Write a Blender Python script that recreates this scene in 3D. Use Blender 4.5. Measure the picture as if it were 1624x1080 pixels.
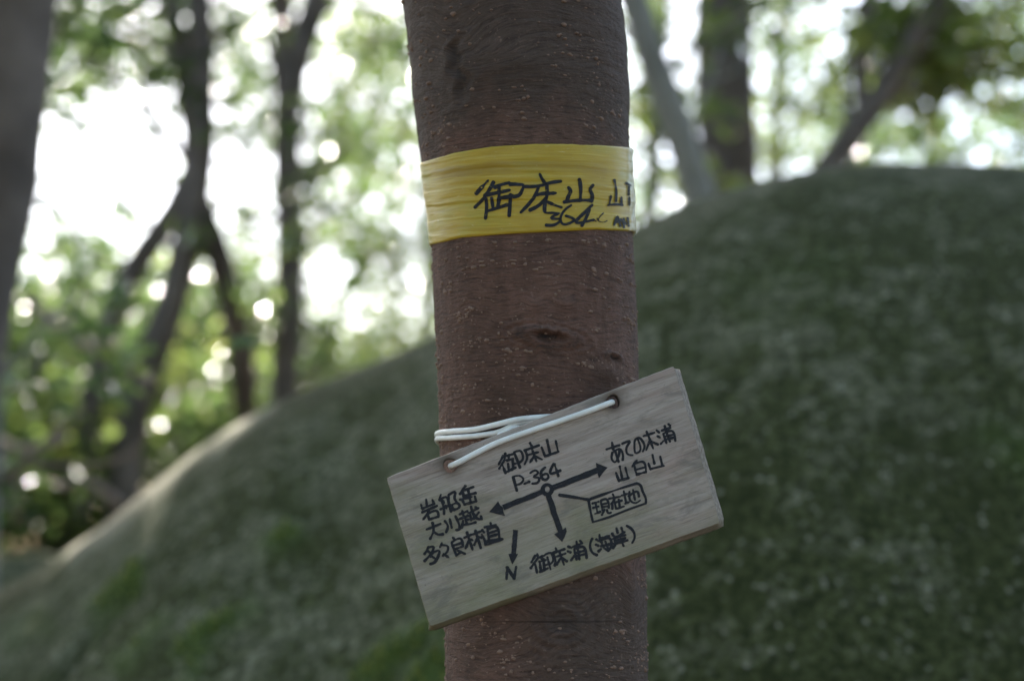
import bpy, bmesh, math, random
import numpy as np
from mathutils import Vector, Matrix
from mathutils.bvhtree import BVHTree

for _o in list(bpy.data.objects):
    bpy.data.objects.remove(_o, do_unlink=True)
SC = bpy.context.scene
COL = SC.collection
R = math.radians

# ------------------------------------------------------------------ camera
CAM_Z, PITCH, LENS, SENSOR = 1.40, R(8.0), 35.0, 23.5
F = LENS / SENSOR * 1624.0                       # focal length in photograph pixels
CAM = np.array([0.0, 0.0, CAM_Z])
FW = np.array([0.0, math.cos(PITCH), math.sin(PITCH)])
UP = np.array([0.0, -math.sin(PITCH), math.cos(PITCH)])
cd = bpy.data.cameras.new('camera')
cd.lens, cd.sensor_width, cd.sensor_fit = LENS, SENSOR, 'HORIZONTAL'
cd.clip_start, cd.clip_end = 0.05, 2000.0
cd.dof.use_dof = True
cd.dof.focus_distance = 0.985
cd.dof.aperture_fstop = 2.2
cam = bpy.data.objects.new('camera', cd)
COL.objects.link(cam)
cam.location = CAM
cam.rotation_euler = (math.pi / 2 + PITCH, 0, 0)
SC.camera = cam

# ------------------------------------------------------------------ light
SUN_EL, SUN_AZ = R(45), R(-15)                    # azimuth: from +Y (away from the camera) towards +X
SUN_DIR = Vector((math.cos(SUN_EL) * math.sin(SUN_AZ), math.cos(SUN_EL) * math.cos(SUN_AZ), math.sin(SUN_EL)))
w = bpy.data.worlds.new('World')
SC.world = w
w.use_nodes = True
nt = w.node_tree
for n in list(nt.nodes):
    nt.nodes.remove(n)
sky = nt.nodes.new('ShaderNodeTexSky')
sky.sky_type = 'NISHITA'
sky.sun_disc = False
sky.sun_elevation = SUN_EL
sky.sun_rotation = SUN_AZ
sky.air_density, sky.dust_density, sky.ozone_density = 1.0, 2.5, 1.0
bg = nt.nodes.new('ShaderNodeBackground')
bg.inputs['Strength'].default_value = 0.15
wo = nt.nodes.new('ShaderNodeOutputWorld')
nt.links.new(sky.outputs[0], bg.inputs[0])
nt.links.new(bg.outputs[0], wo.inputs[0])
sd = bpy.data.lights.new('sun', 'SUN')
sd.energy, sd.angle, sd.color = 5.0, R(0.53), (1.0, 0.94, 0.84)
sun = bpy.data.objects.new('sun', sd)
COL.objects.link(sun)
sun.rotation_euler = SUN_DIR.to_track_quat('Z', 'Y').to_euler()
sun.location = (3, 8, 12)

# ------------------------------------------------------------------ exposure, render
SC.view_settings.view_transform = 'Standard'
SC.view_settings.look = 'None'
SC.view_settings.gamma = 1.0
SC.view_settings.use_curve_mapping = False
SC.view_settings.exposure = 2.12
SC.cycles.use_denoising = True
SC.cycles.max_bounces = 8
SC.cycles.transmission_bounces = 6
SC.cycles.sample_clamp_indirect = 6.0
SC.cycles.use_adaptive_sampling = False

# ------------------------------------------------------------------ helpers
rng = np.random.default_rng(11)
random.seed(5)

def ray(px, py):
    return FW + np.array([1.0, 0, 0]) * ((px - 812.0) / F) - UP * ((py - 540.0) / F)

def P(px, py, Y):
    d = ray(px, py)
    return CAM + d * (Y / d[1])

def proj(p):
    q = np.asarray(p) - CAM
    dep = q @ FW
    return 812.0 + F * q[..., 0] / dep, 540.0 - F * (q @ UP) / dep

def _hash(ix, iy, iz, seed):
    h = (ix.astype(np.int64) * 374761393 + iy.astype(np.int64) * 668265263 + iz.astype(np.int64) * 2147483647 + seed * 974634541) & 0x7fffffff
    h = ((h ^ (h >> 13)) * 1274126177) & 0x7fffffff
    return ((h ^ (h >> 16)) & 0xffff) / 65535.0

def vnoise(p, seed=0):
    i = np.floor(p).astype(np.int64)
    f = p - i
    f = f * f * (3 - 2 * f)
    out = 0.0
    for dx in (0, 1):
        for dy in (0, 1):
            for dz in (0, 1):
                wgt = (f[..., 0] if dx else 1 - f[..., 0]) * (f[..., 1] if dy else 1 - f[..., 1]) * (f[..., 2] if dz else 1 - f[..., 2])
                out = out + wgt * _hash(i[..., 0] + dx, i[..., 1] + dy, i[..., 2] + dz, seed)
    return out * 2 - 1

def fbm(p, octv=4, seed=0):
    a, s, o = 1.0, 0.0, 0.0
    for k in range(octv):
        o = o + a * vnoise(p * (2.03 ** k), seed + k)
        s += a
        a *= 0.5
    return o / s

def mesh_np(name, verts, faces, mat=None, parent=None, smooth=True):
    """faces: int array (n, k) of one polygon size, or a list of such arrays."""
    if not isinstance(faces, list):
        faces = [faces]
    me = bpy.data.meshes.new(name)
    verts = np.asarray(verts, dtype=np.float32)
    me.vertices.add(len(verts))
    me.vertices.foreach_set('co', verts.ravel())
    loops = np.concatenate([np.asarray(f, dtype=np.int32).ravel() for f in faces])
    sizes = np.concatenate([np.full(len(f), np.asarray(f).shape[1], dtype=np.int32) for f in faces])
    starts = np.concatenate([[0], np.cumsum(sizes)[:-1]]).astype(np.int32)
    me.loops.add(len(loops))
    me.loops.foreach_set('vertex_index', loops)
    me.polygons.add(len(sizes))
    me.polygons.foreach_set('loop_start', starts)
    me.polygons.foreach_set('use_smooth', np.full(len(sizes), smooth))
    me.update(calc_edges=True)
    me.validate()
    if mat:
        me.materials.append(mat)
    o = bpy.data.objects.new(name, me)
    COL.objects.link(o)
    if parent:
        o.parent = parent
    return o

def tag(o, label=None, cat=None, group=None, kind=None):
    if label: o['label'] = label
    if cat: o['category'] = cat
    if group: o['group'] = group
    if kind: o['kind'] = kind
    return o

def thing(name, loc, label, cat, group=None):
    o = bpy.data.objects.new(name, None)
    o.empty_display_size = 0.1
    COL.objects.link(o)
    o.location = loc
    return tag(o, label, cat, group)

def chord(pts):
    return np.concatenate([[0], np.cumsum(np.linalg.norm(np.diff(np.asarray(pts, float), axis=0), axis=1) + 1e-9)])

def spline(pts, n):
    """smooth curve through pts (m x d), n samples evenly spaced along it."""
    pts = np.asarray(pts, float)
    if len(pts) == 2:
        return pts[0] + (pts[1] - pts[0]) * np.linspace(0, 1, n)[:, None]
    c = chord(pts)
    h = np.diff(c)
    sl = np.diff(pts, axis=0) / h[:, None]
    m = np.empty_like(pts)
    m[1:-1] = (sl[:-1] * h[1:, None] + sl[1:] * h[:-1, None]) / (h[1:] + h[:-1])[:, None]
    m[0], m[-1] = 1.5 * sl[0] - 0.5 * m[1], 1.5 * sl[-1] - 0.5 * m[-2]
    t = np.linspace(0, c[-1], n)
    i = np.clip(np.searchsorted(c, t, 'right') - 1, 0, len(h) - 1)
    u = ((t - c[i]) / h[i])[:, None]
    hh = h[i][:, None]
    return ((2 * u ** 3 - 3 * u ** 2 + 1) * pts[i] + (u ** 3 - 2 * u ** 2 + u) * hh * m[i]
            + (-2 * u ** 3 + 3 * u ** 2) * pts[i + 1] + (u ** 3 - u ** 2) * hh * m[i + 1])

def tube(pts, rad, nseg=12, cap=True, closed=False, rough=0.0, seed=0):
    pts = np.asarray(pts, float)
    n = len(pts)
    rad = np.broadcast_to(np.asarray(rad, float), (n,))
    if closed:
        tan = np.roll(pts, -1, 0) - np.roll(pts, 1, 0)
    else:
        tan = np.gradient(pts, axis=0)
    tan /= np.linalg.norm(tan, axis=1)[:, None] + 1e-12
    nrm = np.zeros_like(pts)
    a = np.array([1.0, 0, 0]) if abs(tan[0, 0]) < 0.8 else np.array([0, 1.0, 0])
    v = a - tan[0] * (a @ tan[0])
    nrm[0] = v / np.linalg.norm(v)
    for k in range(1, n):
        v = nrm[k - 1] - tan[k] * (nrm[k - 1] @ tan[k])
        nrm[k] = v / (np.linalg.norm(v) + 1e-12)
    bi = np.cross(tan, nrm)
    th = np.linspace(0, 2 * np.pi, nseg, endpoint=False)
    ring = nrm[:, None, :] * np.cos(th)[None, :, None] + bi[:, None, :] * np.sin(th)[None, :, None]
    rr = rad[:, None] * np.ones(nseg)[None]
    if rough:
        q = pts[:, None, :] / (rad.mean() * 2.2) + ring * 1.3
        rr = rr * (1 + rough * fbm(q, 3, seed))
    V = (pts[:, None, :] + ring * rr[..., None]).reshape(-1, 3)
    fs = []
    rows = n if closed else n - 1
    k = np.arange(rows)[:, None]
    j = np.arange(nseg)[None]
    k2, j2 = (k + 1) % n, (j + 1) % nseg
    q = np.stack([k * nseg + j, k * nseg + j2, k2 * nseg + j2, k2 * nseg + j], -1).reshape(-1, 4)
    fs.append(q)
    if cap and not closed:
        V = np.vstack([V, pts[0] - tan[0] * rad[0] * 0.5, pts[-1] + tan[-1] * rad[-1] * 0.5])
        c0, c1 = n * nseg, n * nseg + 1
        j = np.arange(nseg)
        fs.append(np.vstack([np.stack([np.full(nseg, c0), (j + 1) % nseg, j], 1),
                             np.stack([np.full(nseg, c1), (n - 1) * nseg + j, (n - 1) * nseg + (j + 1) % nseg], 1)]))
    return V, fs

def merge(parts):
    V, F3, F4, off = [], [], [], 0
    for v, fs in parts:
        for f in (fs if isinstance(fs, list) else [fs]):
            (F3 if f.shape[1] == 3 else F4).append(f + off)
        V.append(v)
        off += len(v)
    out = []
    if F4: out.append(np.vstack(F4))
    if F3: out.append(np.vstack(F3))
    return np.vstack(V), out

# ------------------------------------------------------------------ materials
class NT:
    def __init__(s, name):
        s.m = bpy.data.materials.new(name)
        s.m.use_nodes = True
        s.t = s.m.node_tree
        s.t.nodes.clear()
        s.out = s.n('ShaderNodeOutputMaterial')
    def n(s, typ, **kw):
        nd = s.t.nodes.new(typ)
        for k, v in kw.items():
            setattr(nd, k, v)
        return nd
    def l(s, a, b):
        s.t.links.new(a, b)
    def set(s, nd, **kw):
        for k, v in kw.items():
            nd.inputs[k.replace('_', ' ')].default_value = v
        return nd
    def ramp(s, fac, stops, interp='LINEAR'):
        r = s.n('ShaderNodeValToRGB')
        r.color_ramp.interpolation = interp
        e = r.color_ramp.elements
        while len(e) < len(stops):
            e.new(0.5)
        for k, (p, c) in enumerate(stops):
            e[k].position = p
            e[k].color = (c[0], c[1], c[2], 1) if hasattr(c, '__len__') else (c, c, c, 1)
        s.l(fac, r.inputs[0])
        return r.outputs[0]
    def noise(s, vec, scale, detail=4, rough=0.55, dist=0.0):
        nd = s.n('ShaderNodeTexNoise')
        s.set(nd, Scale=scale, Detail=detail, Roughness=rough, Distortion=dist)
        if vec is not None:
            s.l(vec, nd.inputs['Vector'])
        return nd.outputs['Fac']
    def mapping(s, vec, scale=(1, 1, 1), rot=(0, 0, 0)):
        m = s.n('ShaderNodeMapping')
        m.inputs['Scale'].default_value = scale
        m.inputs['Rotation'].default_value = rot
        s.l(vec, m.inputs['Vector'])
        return m.outputs[0]
    def mix(s, fac, a, b, blend='MIX'):
        m = s.n('ShaderNodeMix', data_type='RGBA', blend_type=blend)
        for sock, v in ((m.inputs[0], fac), (m.inputs[6], a), (m.inputs[7], b)):
            if hasattr(v, 'is_linked'):
                s.l(v, sock)
            elif hasattr(v, '__len__'):
                sock.default_value = (v[0], v[1], v[2], 1)
            else:
                sock.default_value = v
        return m.outputs[2]
    def math(s, op, a, b=0.0):
        m = s.n('ShaderNodeMath', operation=op)
        for sock, v in ((m.inputs[0], a), (m.inputs[1], b)):
            if hasattr(v, 'is_linked'):
                s.l(v, sock)
            else:
                sock.default_value = v
        return m.outputs[0]
    def bump(s, h, strength, dist, prev=None):
        b = s.n('ShaderNodeBump')
        s.set(b, Strength=strength, Distance=dist)
        s.l(h, b.inputs['Height'])
        if prev is not None:
            s.l(prev, b.inputs['Normal'])
        return b.outputs[0]
    def principled(s, color, rough=0.8, normal=None, spec=0.3, **kw):
        p = s.n('ShaderNodeBsdfPrincipled')
        for key, v in (('Base Color', color), ('Roughness', rough), ('Specular IOR Level', spec)):
            if hasattr(v, 'is_linked'):
                s.l(v, p.inputs[key])
            elif hasattr(v, '__len__'):
                p.inputs[key].default_value = (v[0], v[1], v[2], 1)
            else:
                p.inputs[key].default_value = v
        if normal is not None:
            s.l(normal, p.inputs['Normal'])
        return p.outputs[0]
    def finish(s, shader):
        s.l(shader, s.out.inputs['Surface'])
        return s.m

def mat_simple(name, col, var=0.3, scale=8.0, rough=0.85, bump=0.01, spec=0.3):
    t = NT(name)
    co = t.n('ShaderNodeTexCoord').outputs['Object']
    nz = t.noise(co, scale, 5, 0.6)
    c = t.ramp(nz, [(0.25, [x * (1 - var) for x in col]), (0.75, [min(1, x * (1 + var)) for x in col])])
    return t.finish(t.principled(c, rough, t.bump(nz, 0.6, bump), spec))

def mat_bark_main():
    t = NT('reddish_bark')
    at = t.n('ShaderNodeAttribute', attribute_name='barkco').outputs['Vector']
    co = t.n('ShaderNodeTexCoord').outputs['Object']
    scar = t.n('ShaderNodeAttribute', attribute_name='scar').outputs['Fac']
    grey = t.n('ShaderNodeAttribute', attribute_name='grey').outputs['Fac']
    lines = t.noise(t.mapping(at, (60, 480, 1)), 1.0, 4, 0.65, 0.4)
    lines2 = t.noise(t.mapping(at, (110, 900, 1)), 1.0, 4, 0.7, 0.4)
    cells = t.noise(t.mapping(at, (420, 560, 1)), 1.0, 3, 0.6)
    patch = t.noise(t.mapping(co, (30, 30, 13)), 1.0, 6, 0.68, 0.5)
    fleck = t.noise(co, 330, 2, 0.5)
    base = t.ramp(patch, [(0.28, (0.074, 0.042, 0.031)), (0.50, (0.116, 0.064, 0.049)), (0.72, (0.182, 0.100, 0.078))])
    base = t.mix(t.math('MULTIPLY', grey, 0.85), base, (0.074, 0.056, 0.047))
    dk = t.ramp(lines, [(0.36, 1.0), (0.50, 0.0)])
    base = t.mix(t.math('MULTIPLY', dk, 0.6), base, (0.038, 0.024, 0.020))
    base = t.mix(t.ramp(lines2, [(0.34, 0.65), (0.46, 0.0)]), base, (0.036, 0.022, 0.019))
    base = t.mix(t.ramp(lines2, [(0.56, 0.0), (0.70, 0.45)]), base, (0.20, 0.125, 0.102))
    lt = t.ramp(cells, [(0.60, 0.0), (0.74, 1.0)])
    base = t.mix(t.math('MULTIPLY', lt, 0.45), base, (0.19, 0.125, 0.10))
    fl = t.ramp(fleck, [(0.66, 0.0), (0.74, 1.0)])
    base = t.mix(t.math('MULTIPLY', fl, 0.5), base, (0.22, 0.16, 0.13))
    base = t.mix(scar, base, (0.022, 0.021, 0.022))
    b = t.bump(lines, 0.6, 0.0015)
    b = t.bump(lines2, 0.7, 0.0009, b)
    b = t.bump(cells, 0.8, 0.0009, b)
    return t.finish(t.principled(base, 0.78, b, 0.25))

def mat_tape():
    t = NT('yellow_vinyl_tape')
    at = t.n('ShaderNodeAttribute', attribute_name='tapeco').outputs['Vector']
    edge = t.n('ShaderNodeAttribute', attribute_name='tapeend').outputs['Fac']
    st = t.noise(t.mapping(at, (6, 130, 1)), 1.0, 4, 0.6, 0.3)
    st2 = t.noise(t.mapping(at, (14, 420, 1)), 1.0, 3, 0.6, 0.4)
    blot = t.noise(t.mapping(at, (26, 40, 1)), 1.0, 4, 0.55)
    wear = t.noise(t.mapping(at, (120, 500, 1)), 1.0, 3, 0.65, 0.5)
    c = t.ramp(blot, [(0.3, (0.37, 0.245, 0.012)), (0.5, (0.44, 0.305, 0.018)), (0.72, (0.35, 0.295, 0.03))])
    c = t.mix(t.ramp(st, [(0.33, 0.55), (0.47, 0.0)]), c, (0.22, 0.135, 0.016))
    c = t.mix(t.ramp(st2, [(0.58, 0.0), (0.72, 0.5)]), c, (0.60, 0.49, 0.15))
    c = t.mix(t.ramp(wear, [(0.66, 0.0), (0.76, 0.6)]), c, (0.70, 0.66, 0.45))
    c = t.mix(edge, c, (0.66, 0.66, 0.58))
    b = t.bump(st, 0.5, 0.0012)
    b = t.bump(st2, 0.5, 0.0005, b)
    b = t.bump(wear, 0.25, 0.0003, b)
    return t.finish(t.principled(c, t.ramp(st2, [(0.3, 0.30), (0.7, 0.48)]), b, 0.5))

def mat_plank():
    t = NT('weathered_plank')
    co = t.n('ShaderNodeTexCoord').outputs['Object']
    g1 = t.noise(t.mapping(co, (9, 190, 60)), 1.0, 5, 0.62, 0.7)
    g2 = t.noise(t.mapping(co, (50, 1100, 300)), 1.0, 4, 0.65, 0.3)
    pore = t.noise(t.mapping(co, (110, 1500, 400)), 1.0, 2, 0.6)
    alg = t.noise(t.mapping(co, (13, 24, 20)), 1.0, 5, 0.62, 0.3)
    pink = t.noise(t.mapping(co, (17, 60, 20), (0, 0, 0.05)), 1.0, 4, 0.6)
    spot = t.noise(co, 420, 2, 0.5)
    c = t.ramp(g1, [(0.24, (0.205, 0.165, 0.146)), (0.42, (0.315, 0.268, 0.243)), (0.60, (0.405, 0.357, 0.330)), (0.8, (0.285, 0.240, 0.216))])
    c = t.mix(t.ramp(pink, [(0.50, 0.0), (0.70, 0.5)]), c, (0.36, 0.258, 0.228))
    sep = t.n('ShaderNodeSeparateXYZ')
    t.l(co, sep.inputs[0])
    low = t.math('MULTIPLY', t.math('SUBTRACT', 0.052, sep.outputs['Y']), 3.3)
    side = t.math('MULTIPLY', t.math('SUBTRACT', 0.0, sep.outputs['X']), 1.3)
    am = t.math('ADD', t.math('ADD', alg, low), side)
    c = t.mix(t.ramp(am, [(0.60, 0.0), (0.92, 0.7)]), c, (0.175, 0.182, 0.095))
    c = t.mix(t.ramp(g2, [(0.32, 0.5), (0.46, 0.0)]), c, (0.115, 0.095, 0.078))
    c = t.mix(t.ramp(pore, [(0.64, 0.0), (0.74, 0.6)]), c, (0.42, 0.375, 0.33))
    c = t.mix(t.ramp(spot, [(0.74, 0.0), (0.78, 0.7)]), c, (0.05, 0.045, 0.04))
    mil = t.noise(t.mapping(co, (30, 70, 30)), 1.0, 6, 0.7, 0.5)
    c = t.mix(t.ramp(mil, [(0.52, 0.0), (0.66, 0.6)]), c, (0.150, 0.142, 0.128))
    nn = t.n('ShaderNodeSeparateXYZ')
    t.l(t.n('ShaderNodeTexCoord').outputs['Normal'], nn.inputs[0])
    c = t.mix(t.ramp(nn.outputs['X'], [(0.5, 0.0), (0.75, 0.75)]), c, t.ramp(spot, [(0.35, (0.105, 0.088, 0.070)), (0.65, (0.25, 0.22, 0.185))]))
    # brown stain that has run from the two drilled holes
    for hx, hy in HOLES_XY:
        vd = t.n('ShaderNodeVectorMath', operation='DISTANCE')
        t.l(t.mapping(co, (1, 1, 0)), vd.inputs[0])
        vd.inputs[1].default_value = (hx, hy, 0)
        dd = t.math('ADD', vd.outputs['Value'], t.math('MULTIPLY', t.math('SUBTRACT', alg, 0.5), 0.012))
        c = t.mix(t.ramp(dd, [(0.0048, 0.75), (0.0095, 0.0)]), c, (0.085, 0.062, 0.045))
    b = t.bump(g1, 0.4, 0.0010)
    b = t.bump(g2, 0.6, 0.0005, b)
    return t.finish(t.principled(c, 0.86, b, 0.2))

def mat_ink():
    t = NT('black_marker_ink')
    co = t.n('ShaderNodeTexCoord').outputs['Object']
    nz = t.noise(t.mapping(co, (300, 900, 300)), 1.0, 3, 0.6)
    c = t.ramp(nz, [(0.3, (0.006, 0.007, 0.011)), (0.62, (0.012, 0.014, 0.022)), (0.78, (0.055, 0.058, 0.066))])
    p = t.principled(c, 0.6, None, 0.3)
    tr = t.n('ShaderNodeBsdfTransparent')
    mx = t.n('ShaderNodeMixShader')
    g2 = t.noise(t.mapping(co, (70, 1300, 300)), 1.0, 4, 0.7, 0.3)
    t.l(t.ramp(g2, [(0.58, 0.0), (0.72, 0.75)]), mx.inputs[0])
    t.l(p, mx.inputs[1])
    t.l(tr.outputs[0], mx.inputs[2])
    return t.finish(mx.outputs[0])

def mat_cord():
    t = NT('white_vinyl_cord')
    co = t.n('ShaderNodeTexCoord').outputs['Object']
    nz = t.noise(co, 90, 4, 0.6)
    c = t.ramp(nz, [(0.3, (0.66, 0.67, 0.66)), (0.6, (0.78, 0.79, 0.79))])
    return t.finish(t.principled(c, 0.42, None, 0.45))

def mat_boulder():
    t = NT('mossy_boulder')
    co = t.n('ShaderNodeTexCoord').outputs['Object']
    moss = t.n('ShaderNodeAttribute', attribute_name='moss').outputs['Fac']
    sunlit_pale = t.n('ShaderNodeAttribute', attribute_name='sunlit_pale').outputs['Fac']
    big = t.noise(co, 2.3, 5, 0.6, 0.4)
    run = t.noise(t.mapping(co, (9, 9, 2.2), (0, 0.5, 0)), 1.0, 5, 0.62, 0.3)
    mid = t.noise(co, 24, 6, 0.76, 0.2)
    grain = t.noise(co, 95, 5, 0.8)
    speck = t.n('ShaderNodeTexVoronoi')
    speck.inputs['Scale'].default_value = 62
    t.l(co, speck.inputs['Vector'])
    film = t.ramp(grain, [(0.38, (0.012, 0.016, 0.005)), (0.5, (0.035, 0.043, 0.015)), (0.62, (0.080, 0.089, 0.038))])
    stone = t.ramp(grain, [(0.38, (0.048, 0.050, 0.029)), (0.5, (0.099, 0.102, 0.065)), (0.62, (0.182, 0.185, 0.126))])
    lich = t.math('ADD', t.math('MULTIPLY', mid, 0.6), t.math('MULTIPLY', big, 0.4))
    c = t.mix(t.ramp(lich, [(0.475, 0.0), (0.555, 0.85)]), film, stone)
    c = t.mix(t.ramp(run, [(0.50, 0.0), (0.66, 0.55)]), c, (0.024, 0.030, 0.009))
    c = t.mix(t.ramp(speck.outputs['Distance'], [(0.12, 0.8), (0.28, 0.0)]), c, t.mix(t.ramp(mid, [(0.45, 0.0), (0.56, 1.0)]), c, (0.27, 0.265, 0.205)))
    mm = t.math('MULTIPLY', moss, t.ramp(grain, [(0.3, 0.5), (0.6, 1.0)]))
    c = t.mix(mm, c, t.ramp(grain, [(0.3, (0.030, 0.062, 0.009)), (0.7, (0.070, 0.115, 0.020))]))
    c = t.mix(sunlit_pale, c, t.ramp(grain, [(0.35, (0.16, 0.145, 0.105)), (0.65, (0.40, 0.37, 0.295))]))  # ridge coloured paler so its sunlit patch reads brighter
    b = t.bump(mid, 0.4, 0.008)
    b = t.bump(grain, 0.5, 0.003, b)
    return t.finish(t.principled(c, 0.92, b, 0.15))

def mat_leaf(name, cols, gloss=0.24, trans=0.45, coat=0.7):
    t = NT(name)
    geo = t.n('ShaderNodeNewGeometry')
    c = t.ramp(geo.outputs['Random Per Island'], [(k / (len(cols) - 1), x) for k, x in enumerate(cols)])
    p = t.principled(c, gloss, None, 0.8)
    p.node.inputs['Coat Weight'].default_value = coat
    p.node.inputs['Coat Roughness'].default_value = 0.13
    tr = t.n('ShaderNodeBsdfTranslucent')
    hs = t.n('ShaderNodeHueSaturation')
    hs.inputs['Saturation'].default_value = 0.95
    hs.inputs['Value'].default_value = 2.4
    hs.inputs['Hue'].default_value = 0.485
    t.l(c, hs.inputs['Color'])
    t.l(hs.outputs[0], tr.inputs[0])
    mx = t.n('ShaderNodeMixShader')
    mx.inputs[0].default_value = trans
    t.l(p, mx.inputs[1])
    t.l(tr.outputs[0], mx.inputs[2])
    return t.finish(mx.outputs[0])

def mat_ground():
    t = NT('forest_floor')
    co = t.n('ShaderNodeTexCoord').outputs['Object']
    a = t.noise(co, 1.3, 6, 0.6)
    b_ = t.noise(co, 28, 5, 0.7)
    c = t.ramp(b_, [(0.3, (0.045, 0.032, 0.022)), (0.55, (0.11, 0.08, 0.05)), (0.75, (0.19, 0.14, 0.09))])
    c = t.mix(t.ramp(a, [(0.5, 0.0), (0.7, 0.7)]), c, (0.05, 0.075, 0.03))
    return t.finish(t.principled(c, 0.95, t.bump(b_, 0.8, 0.03), 0.1))

M_BARK = mat_bark_main()
M_LENT = mat_simple('lenticel_cork', (0.20, 0.132, 0.103), 0.3, 300, 0.85, 0.0003)
M_TAPE = mat_tape()
M_INK = mat_ink()
M_CORD = mat_cord()
M_ROCK = mat_boulder()
M_GROUND = mat_ground()
M_TDARK = mat_simple('dark_trunk_bark', (0.125, 0.102, 0.090), 0.6, 7, 0.9, 0.02)
M_TBROWN = mat_simple('brown_trunk_bark', (0.13, 0.095, 0.080), 0.45, 7, 0.9, 0.02)
M_TPALE = mat_simple('pale_trunk_bark', (0.22, 0.21, 0.185), 0.35, 6, 0.85, 0.015)
M_TWIG = mat_simple('dead_twig_bark', (0.30, 0.22, 0.18), 0.35, 12, 0.85, 0.01)
M_LEAF = mat_leaf('evergreen_leaf', [(0.030, 0.060, 0.018), (0.045, 0.085, 0.024), (0.065, 0.115, 0.030), (0.095, 0.135, 0.030)])
M_LEAFB = mat_leaf('fresh_leaf', [(0.055, 0.10, 0.022), (0.085, 0.14, 0.028), (0.11, 0.16, 0.035), (0.14, 0.17, 0.035)], 0.26, 0.5)
M_MOSS = mat_leaf('moss_frond', [(0.05, 0.09, 0.012), (0.09, 0.135, 0.02), (0.17, 0.19, 0.03)], 0.8, 0.2, 0.0)
M_LITTER = mat_leaf('dry_leaf', [(0.10, 0.06, 0.03), (0.16, 0.10, 0.05), (0.22, 0.15, 0.08)], 0.6, 0.15)

# ------------------------------------------------------------------ setting: ground
g = np.linspace(-1, 1, 161)
gx = np.sign(g) * (np.abs(g) ** 3) * 600
GX, GY = np.meshgrid(gx, gx)
rr = np.hypot(GX, GY - 3)
gz = 0.05 * fbm(np.stack([GX * 0.6, GY * 0.6, 0 * GX], -1), 4, 3) * np.clip(rr / 3, 0, 1) - 0.06 - np.clip(rr - 14, 0, 200) * 0.10
k = np.arange(160)
ii, jj = np.meshgrid(k, k)
q = np.stack([jj * 161 + ii, jj * 161 + ii + 1, (jj + 1) * 161 + ii + 1, (jj + 1) * 161 + ii], -1).reshape(-1, 4)
ground = mesh_np('ground', np.stack([GX, GY, gz], -1).reshape(-1, 3), q, M_GROUND)
tag(ground, 'leaf littered forest floor sloping away from the summit', 'ground', kind='structure')

def ground_z(x, y):
    r_ = math.hypot(x, y - 3)
    return -0.06 - max(0, min(200, r_ - 14)) * 0.10

# ------------------------------------------------------------------ boulder
SIL = np.array([(-1500, 2600), (-900, 1750), (-500, 1330), (-200, 1065), (0, 932), (80, 888), (170, 829), (240, 770), (300, 722), (360, 680), (430, 642),
                (500, 612), (560, 588), (630, 560), (690, 533), (780, 484), (870, 435), (950, 392), (1005, 362), (1080, 325), (1180, 294),
                (1290, 268), (1400, 258), (1520, 259), (1624, 264), (1800, 290), (2050, 380), (2400, 620), (2800, 1000), (3600, 2200)], float)

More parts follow.
